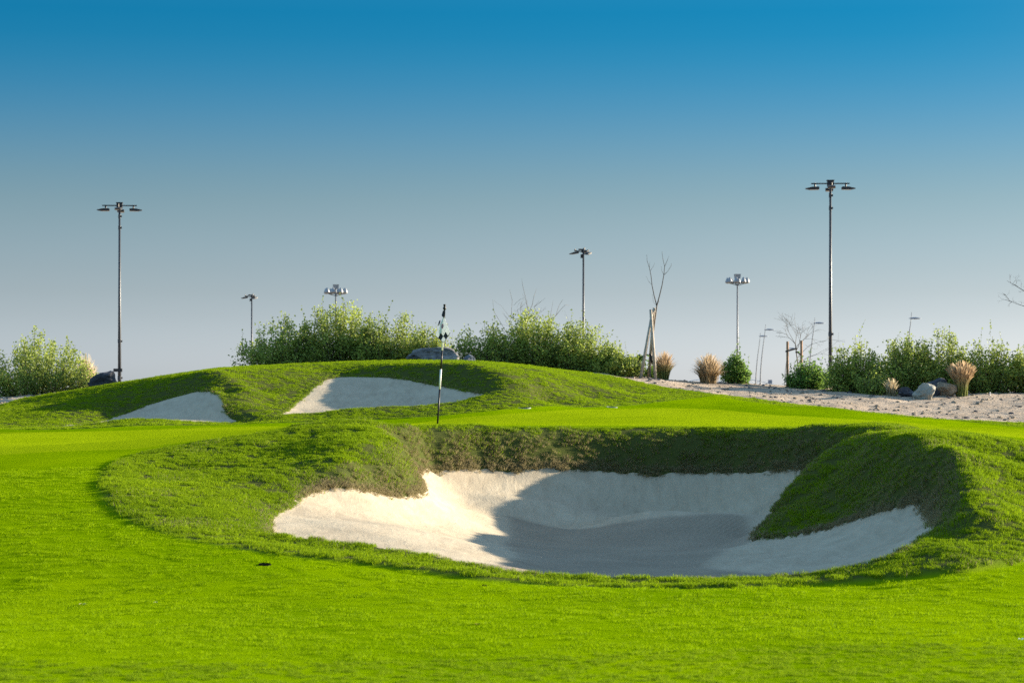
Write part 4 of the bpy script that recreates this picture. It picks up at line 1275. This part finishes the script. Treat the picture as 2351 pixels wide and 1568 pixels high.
def side_mast(px, top, d, label):
    x0 = P(px, 900, d)[0]
    H = EYE + (HY - top) * d / F + 0.25
    t = thing('floodlight_mast', label, 'floodlight mast', (x0, d, -0.25), 0, 'dark floodlight masts')
    a = MB(); a.tube([(0, 0, 0), (0, 0, H * 0.5), (0, 0, H)], [0.125, 0.095, 0.07], 10); a.build('pole', M['mast'], t, True)
    a = MB(); a.tube([(-0.12, 0, H - 0.75), (-0.12, 0, H - 0.45)], 0.11, 6); a.build('collar', M['dark_metal'], t)
    for c, yaw in (((-0.72, -0.25, H - 0.36), R(186)), ((0.35, -0.3, H - 0.40), R(250)), ((0.1, 0.6, H - 0.2), R(80))):
        q = (c[0], c[1], c[2] + 0.2)
        a = MB(); a.tube([(0, 0, H - 0.28), q], 0.05, 6); a.build('crossarm', M['dark_metal'], t)
        lum_mesh(t, c, yaw, 0.16)
    a = MB(); a.box((-0.22, 0, H - 0.08), (0.34, 0.16, 0.12)); a.build('sensor', M['dark_metal'], t)
    return t
side_mast(1339.5, 571, 190, 'dark floodlight mast standing behind the middle bushes near the centre')
side_mast(578, 676, 260, 'short looking distant floodlight mast at the left end of the back bushes')

def bell_mast(px, top, d, label):
    x0 = P(px, 900, d)[0]
    H = EYE + (HY - top) * d / F + 0.25
    t = thing('bell_lamp_mast', label, 'lamp mast', (x0, d, -0.25), R(11), 'masts with rings of round lamps')
    a = MB(); a.tube([(0, 0, 0), (0, 0, H * 0.5), (0, 0, H - 1.0)], [0.15, 0.115, 0.09], 10); a.build('pole', M['street_grey'], t, True)
    a = MB()
    ringp = [(1.15 * math.cos(k * math.pi / 8), 1.15 * math.sin(k * math.pi / 8), H - 1.0) for k in range(17)]
    a.tube(ringp, 0.05, 6, False)
    for k in range(4):
        an = k * math.pi / 2; a.tube([(0, 0, H - 1.35), (1.15 * math.cos(an), 1.15 * math.sin(an), H - 1.0)], 0.045, 5)
    a.build('lamp_ring', M['dark_metal'], t)
    for k in range(8):
        an = (k + 0.5) * math.pi / 4
        c = (1.22 * math.cos(an), 1.22 * math.sin(an), H - 0.98)
        a = MB(); a.lathe([(0.10, 0.62), (0.20, 0.45), (0.30, 0.18), (0.33, 0.02), (0.28, -0.03)], c, 10); l = a.build('bell_lamp', M['lamp_grey'], t, True)
        a = MB(); a.lathe([(0.27, -0.035), (0.20, -0.09), (0.05, -0.12)], c, 10); a.build('lens', M['lens'], l, True)
    a = MB(); a.box((0, 0, H - 0.22), (0.62, 0.62, 0.50), None, 1.1); a.box((0, 0, H + 0.05), (0.74, 0.74, 0.06)); a.tube([(0, 0, H - 1.0), (0, 0, H - 0.4)], 0.10, 6); a.build('control_box', M['lamp_grey'], t)
    return t
bell_mast(771, 655, 300, 'pale mast with a ring of bell lamps rising behind the tallest left shrub')
bell_mast(1693, 631, 300, 'mast with a ring of bell lamps standing in open sky above the narrow shrub')

def street_lamp(top_px, top, foot_px, d, head_px, head_py, label):
    t = thing('street_lamp', label, 'street lamp', (P(foot_px, 900, d)[0], d, -0.25), 0, 'distant curved street lamps')
    loc = tuple(t.location)
    zt = EYE + (HY - top) * d / F
    xt = P(top_px, 900, d)[0] - loc[0]
    pts, rad = [], []
    for k in range(11):
        u = k / 10
        bow = -0.32 * math.sin(math.pi * min(1, u * 1.05)) * (zt / 14)
        pts.append((xt * u ** 1.6 + bow * 1.5 * (1 - 0.3 * u), 0, u * (zt - loc[2]))); rad.append(0.14 - 0.10 * u)
    a = MB(); a.tube(pts, rad, 8); a.build('pole', M['street_grey'], t, True)
    hx, _, hz = P(head_px, head_py, d)
    hx -= loc[0]; hz -= loc[2]
    k = min(range(11), key=lambda i: abs(pts[i][2] - hz)); px_ = pts[k][0]
    a = MB(); a.tube([(px_, 0, hz - 0.05), (hx - 0.5, 0, hz)], 0.05, 6); a.build('arm', M['street_grey'], t)
    a = MB(); prof = [(0.02, 0.16), (0.35, 0.13), (0.72, 0.03), (0.78, -0.01), (0.6, -0.06), (0.1, -0.12)]
    a.lathe(prof, (0, 0, 0), 12); a.v = [(x_ * 1.15 + hx, y_ * 0.45, z_ + hz) for x_, y_, z_ in a.v]; a.build('lamp_head', M['sign_grey'], t, True)
    return t
street_lamp(1758, 745, 1750, 400, 1767, 757, 'right of the two close distant street lamps, taller of that pair')
street_lamp(1746, 765, 1739, 440, 1753, 772, 'left of the two close distant street lamps, shorter of that pair')
street_lamp(1871, 730, 1862, 360, 1881, 742, 'distant street lamp between the leafless tree and the tallest mast')
street_lamp(2093, 717, 2085, 330, 2101, 731, 'distant street lamp rising above the right hand hedge')
street_lamp(1811, 790, 1804, 520, 1819, 800, 'faintest tiny street lamp seen behind the two brown stakes')

# far footbridge and road signs
D = 650.0
b0, b1 = P(1555, 900, D)[0], P(1800, 900, D)[0]
br = thing('footbridge', 'faint arched steel truss footbridge low on the horizon beside the straw grass', 'bridge', ((b0 + b1) / 2, D, -0.25))
def arch(u, up): return ((u - 0.5) * (b1 - b0), 0, 8.6 + up - 9.0 * (u - 0.45) ** 2 - 0.25 + 0.2)
for nm, up in (('top_chord', 1.1), ('bottom_chord', 0.0)):
    a = MB(); a.tube([arch(k / 20, up) for k in range(21)], 0.12, 5); a.build(nm, M['bridge'], br)
for k in range(26):
    u = k / 26
    a = MB(); a.tube([arch(u, 0.0 if k % 2 else 1.1), arch(u + 1 / 26, 1.1 if k % 2 else 0.0)], 0.07, 4); a.build('brace', M['bridge'], br)
for u in (0.02, 0.35, 0.7, 0.98):
    q = arch(u, 0); a = MB(); a.tube([(q[0], 0, 0), q], 0.25, 6); a.build('pier', M['bridge'], br)
for px, w_, y0, y1, lab in ((1768, 9, 872, 881, 'small square grey road sign just right of the paired street lamps'), (1806, 7, 869, 878, 'small grey road sign half hidden behind the left brown stake')):
    D = 420.0
    x_, _, zt = P(px, y0, D); zb = P(px, y1, D)[2]
    s_ = thing('road_sign', lab, 'sign', (x_, D, -0.25))
    hw = w_ * D / F
    a = MB(); a.box((0, 0, (zt + zb) / 2 + 0.25), (hw, 0.12, zt - zb)); a.build('sign_panel', M['sign_grey'], s_)
    a = MB(); a.tube([(0, 0.1, 0), (0, 0.1, zt)], 0.09, 6); a.build('post', M['street_grey'], s_)

# ------------------------------------------------------------------ flagstick and flag
D = 45.0
base = P(1004.5, 975.5, D); base = (base[0], D, z1(base[0], D))
topp = P(1021, 707, D)
fl = thing('flagstick', 'black and white golf flagstick with a drooping chequered flag on the green', 'golf flag', base)
v0, v1 = Vector(base), Vector(topp)
def onpole(py): return v0.lerp(v1, (975.5 - py) / (975.5 - 707))
for a0, a1, mt in ((977, 893.5, 'black'), (893.5, 848, 'white'), (848, 805, 'black'), (805, 738, 'white'), (738, 712, 'black')):
    a = MB(); a.tube([onpole(a0) - v0, onpole(a1) - v0], 0.017 if a0 > 800 else 0.015, 10)
    tag(a.build('pole_band', M[mt], fl, True), ('black' if mt == 'black' else 'white') + ' band of the pole')
a = MB(); q = onpole(712) - v0; a.lathe([(0.018, 0), (0.03, 0.02), (0.03, 0.05), (0.02, 0.06), (0.02, 0.085), (0.026, 0.09), (0.02, 0.11)], q, 10); a.build('finial', M['black'], fl, True)
def cp(cx, cy, dy=0.0):            # corner of the flag read off the photograph, set at its own depth
    return Vector(P((1000 + cx * 0.1976) / 1.04593, (720 + cy * 0.1977) / 1.04593, D + dy)) - v0
A, Bc, Cc, Dc = cp(332, 196, -0.03), cp(228, 440, 0.05), cp(332, 526, -0.06), cp(413, 400, -0.15)
N_ = 36
mats = ['white', 'black', 'emblem_ring', 'emblem_mid', 'print']
M['emblem_ring'] = mat_plain('emblem_red', (0.32, 0.05, 0.09), 0.7)
M['emblem_mid'] = mat_plain('emblem_grey', (0.20, 0.20, 0.26), 0.7)
M['print'] = mat_plain('print_grey', (0.10, 0.10, 0.13), 0.7)
n = NT('flag_cloth'); M['cloth'] = n.leafy(n.ramp(n.noise(20, 3, 0.5, n.coord()), [(0.3, (0.74, 0.75, 0.76)), (0.7, (0.82, 0.83, 0.84))]), 0.3, None, 0.8, 0.1)
V, Fq, Mi = [], [], []
for j in range(N_ + 1):
    for i in range(N_ + 1):
        u, v = i / N_, j / N_
        p = A * (1 - u) * (1 - v) + Dc * u * (1 - v) + Bc * (1 - u) * v + Cc * u * v
        fold = 0.013 * math.sin((u - v) * 4.2 + 0.9) + 0.008 * math.sin((u + v) * 6.0) * (u + v) * 0.5
        V.append((p.x, p.y + fold, p.z))
for j in range(N_):
    for i in range(N_):
        u, v = (i + 0.5) / N_, (j + 0.5) / N_
        m_ = 0
        if v > 0.655: m_ = 1 if 0.345 < u < 0.67 else 0
        elif u > 0.67: m_ = 1 if 0.33 < v < 0.655 else 0
        else:
            e = math.hypot(u - 0.23, v - 0.36)
            if e < 0.06: m_ = 3
            elif e < 0.10: m_ = 2
            for k, (u0, v0_, uu, vv) in enumerate(((0.52, 0.36, 0.02, 0.03), (0.57, 0.46, 0.03, 0.03), (0.57, 0.56, 0.03, 0.03))):
                if abs(u - u0) < uu / 2 + 0.012 and abs(v - v0_) < vv / 2 + 0.012 and (i + j) % 3: m_ = 4
        if (u > 0.972 or v > 0.972): m_ = 1
        b = j * (N_ + 1) + i
        Fq.append((b, b + 1, b + N_ + 2, b + N_ + 1)); Mi.append(m_)
me = bpy.data.meshes.new('flag_cloth'); me.from_pydata(V, [], Fq)
for k in mats: me.materials.append(M['cloth'] if k == 'white' else M[k])
me.polygons.foreach_set('material_index', Mi); me.polygons.foreach_set('use_smooth', [True] * len(Fq))
o = bpy.data.objects.new('flag_cloth', me); COL.objects.link(o); o.parent = fl
sm = o.modifiers.new('thickness', 'SOLIDIFY'); sm.thickness = 0.002
a = MB()
g = [cp(305, 188, 0.0), cp(322, 132, -0.02), cp(350, 128, -0.015), cp(350, 165, -0.02), cp(346, 225, -0.02), cp(330, 212, -0.035), cp(314, 205, -0.04)]
g2 = [q + Vector((0, 0.05, 0)) for q in g]
nn = len(g)
a.add(g + g2, [tuple(range(nn)), tuple(reversed(range(nn, 2 * nn)))] + [(i, i + nn, (i + 1) % nn + nn, (i + 1) % nn) for i in range(nn)])
a.build('flag_sleeve', M['black'], fl)
a = MB()
g = [cp(275, 258, 0.05), cp(288, 244, 0.04), cp(292, 262, 0.02), cp(280, 300, 0.0), cp(264, 318, 0.01), cp(266, 285, 0.03)]
g2 = [q + Vector((0, 0.02, 0)) for q in g]; nn = len(g)
a.add(g + g2, [tuple(range(nn)), tuple(reversed(range(nn, 2 * nn)))] + [(i, i + nn, (i + 1) % nn + nn, (i + 1) % nn) for i in range(nn)])
a.build('flag_fold', M['black'], fl)

# ------------------------------------------------------------------ small things on the turf
def ground_hit(px, py):
    """where the line of sight through the picture point meets the ground"""
    dx, dz = (px - 1175.5) / F, (HY - py) / F
    ys = np.arange(9, 64, 0.02)
    gap = EYE + dz * ys - zat(dx * ys, ys)
    k = np.argmax(gap < 0)
    return dx * ys[k], ys[k], z1(dx * ys[k], ys[k])
M['valve'] = mat_plain('valve_black_shade', (0.008, 0.009, 0.008), 1.0, spec=0.0)  # black cap, darkened further to stand for the shade inside a sunken hole
M['valve_rim'] = mat_plain('valve_rim', (0.30, 0.33, 0.28), 0.7)
for px, py, r_, rim, lab in ((608, 1297, 0.042, 'valve', 'dark round sprinkler head in the fairway below the left end of the front bunker'),
                             (1145, 938, 0.11, 'valve', 'dark sunken sprinkler head left of another on the slope right of the back bunker'),
                             (1204, 937, 0.12, 'valve_rim', 'sunken sprinkler head with pale rim at the foot of the slope behind the green'),
                             (1405, 935, 0.11, 'valve_rim', 'small pale rimmed sprinkler head at the back edge of the green'),
                             (1112, 1345, 0.016, 'valve', 'tiny dark sprinkler head in the fairway just below the front lip of the bunker')):
    x_, y_, z_ = ground_hit(px, py)
    t = thing('sprinkler_head', lab, 'sprinkler head', (x_, y_, z_), 0, 'sprinkler heads set in the turf')
    nv = Vector(nat(np.array([x_]), np.array([y_]))[0]); t.rotation_euler = nv.to_track_quat('Z', 'Y').to_euler()
    a = MB(); a.lathe([(r_, -0.05), (r_, 0.002), (r_ * 0.96, 0.004)], (0, 0, 0), 20); a.build('cap', M['valve'], t)
    a = MB(); V = []; Fq = []
    for k in range(20):
        an = k * math.pi / 10
        for rr, zz in ((r_ * 1.01, 0.0), (r_ * 1.01, 0.010), (r_ * 1.12, 0.008), (r_ * 1.14, -0.01)): V.append((rr * math.cos(an), rr * math.sin(an), zz))
    for k in range(20):
        k2 = (k + 1) % 20
        for j in range(3): Fq.append((k * 4 + j, k2 * 4 + j, k2 * 4 + j + 1, k * 4 + j + 1))
    a.add(V, Fq); a.build('rim', M[rim], t)
M['dead_leaf'] = mat_plain('dead_leaf', (0.55, 0.45, 0.30), 0.8)
M['brown_leaf'] = mat_plain('brown_leaf', (0.26, 0.12, 0.04), 0.8)
def litter(name, px, py, L, wd, an, mt, lab, cat):
    x_, y_, z_ = ground_hit(px, py)
    V = []; Fq = []
    for k in range(7):
        u = k / 6; w_ = wd * math.sin(math.pi * (0.08 + 0.84 * u)); h = 0.012 + 0.35 * wd * math.sin(u * 5.0 + 0.5) ** 2
        cx, cy = (u - 0.5) * L, 0.1 * L * math.sin(u * 4)
        V += [(cx, cy - w_ / 2, h + 0.003), (cx, cy, h), (cx, cy + w_ / 2, h + 0.004)]
    for k in range(6):
        b = k * 3; Fq += [(b, b + 3, b + 4, b + 1), (b + 1, b + 4, b + 5, b + 2)]
    a = MB(); a.add(V, Fq); o = a.build(name, M[mt]); o.location = (x_, y_, z_); o.rotation_euler = (0, 0, an)
    tag(o, lab, cat, 'leaf scraps on the fairway' if cat == 'leaf' else None)
litter('dry_leaf', 190, 1392, 0.05, 0.018, 0.5, 'dead_leaf', 'curled pale leaf on the fairway at the far left', 'leaf')
litter('dry_leaf', 358, 1388, 0.025, 0.012, 0.2, 'dead_leaf', 'smaller pale leaf scrap on the fairway right of the curled leaf', 'leaf')
litter('dry_leaf', 1095, 1438, 0.03, 0.014, 0.0, 'brown_leaf', 'brown leaf scrap on the fairway below the bunker centre', 'leaf')
litter('paper_scrap', 2345, 1474, 0.034, 0.022, 0.1, 'white', 'small white scrap on the grass at the bottom right edge', 'scrap')
x_, y_, z_ = ground_hit(2273, 908)
a = MB(); a.tube([(0, 0, -0.03), (0, 0, 0.07)], [0.014, 0.012], 8); a.tube([(0, 0, 0.07), (0, 0, 0.085)], [0.02, 0.016], 8)
o = a.build('marker_peg', M['white']); o.location = (x_, y_, z_); tag(o, 'tiny white peg standing in the bare sand right of the plumed grass', 'peg')
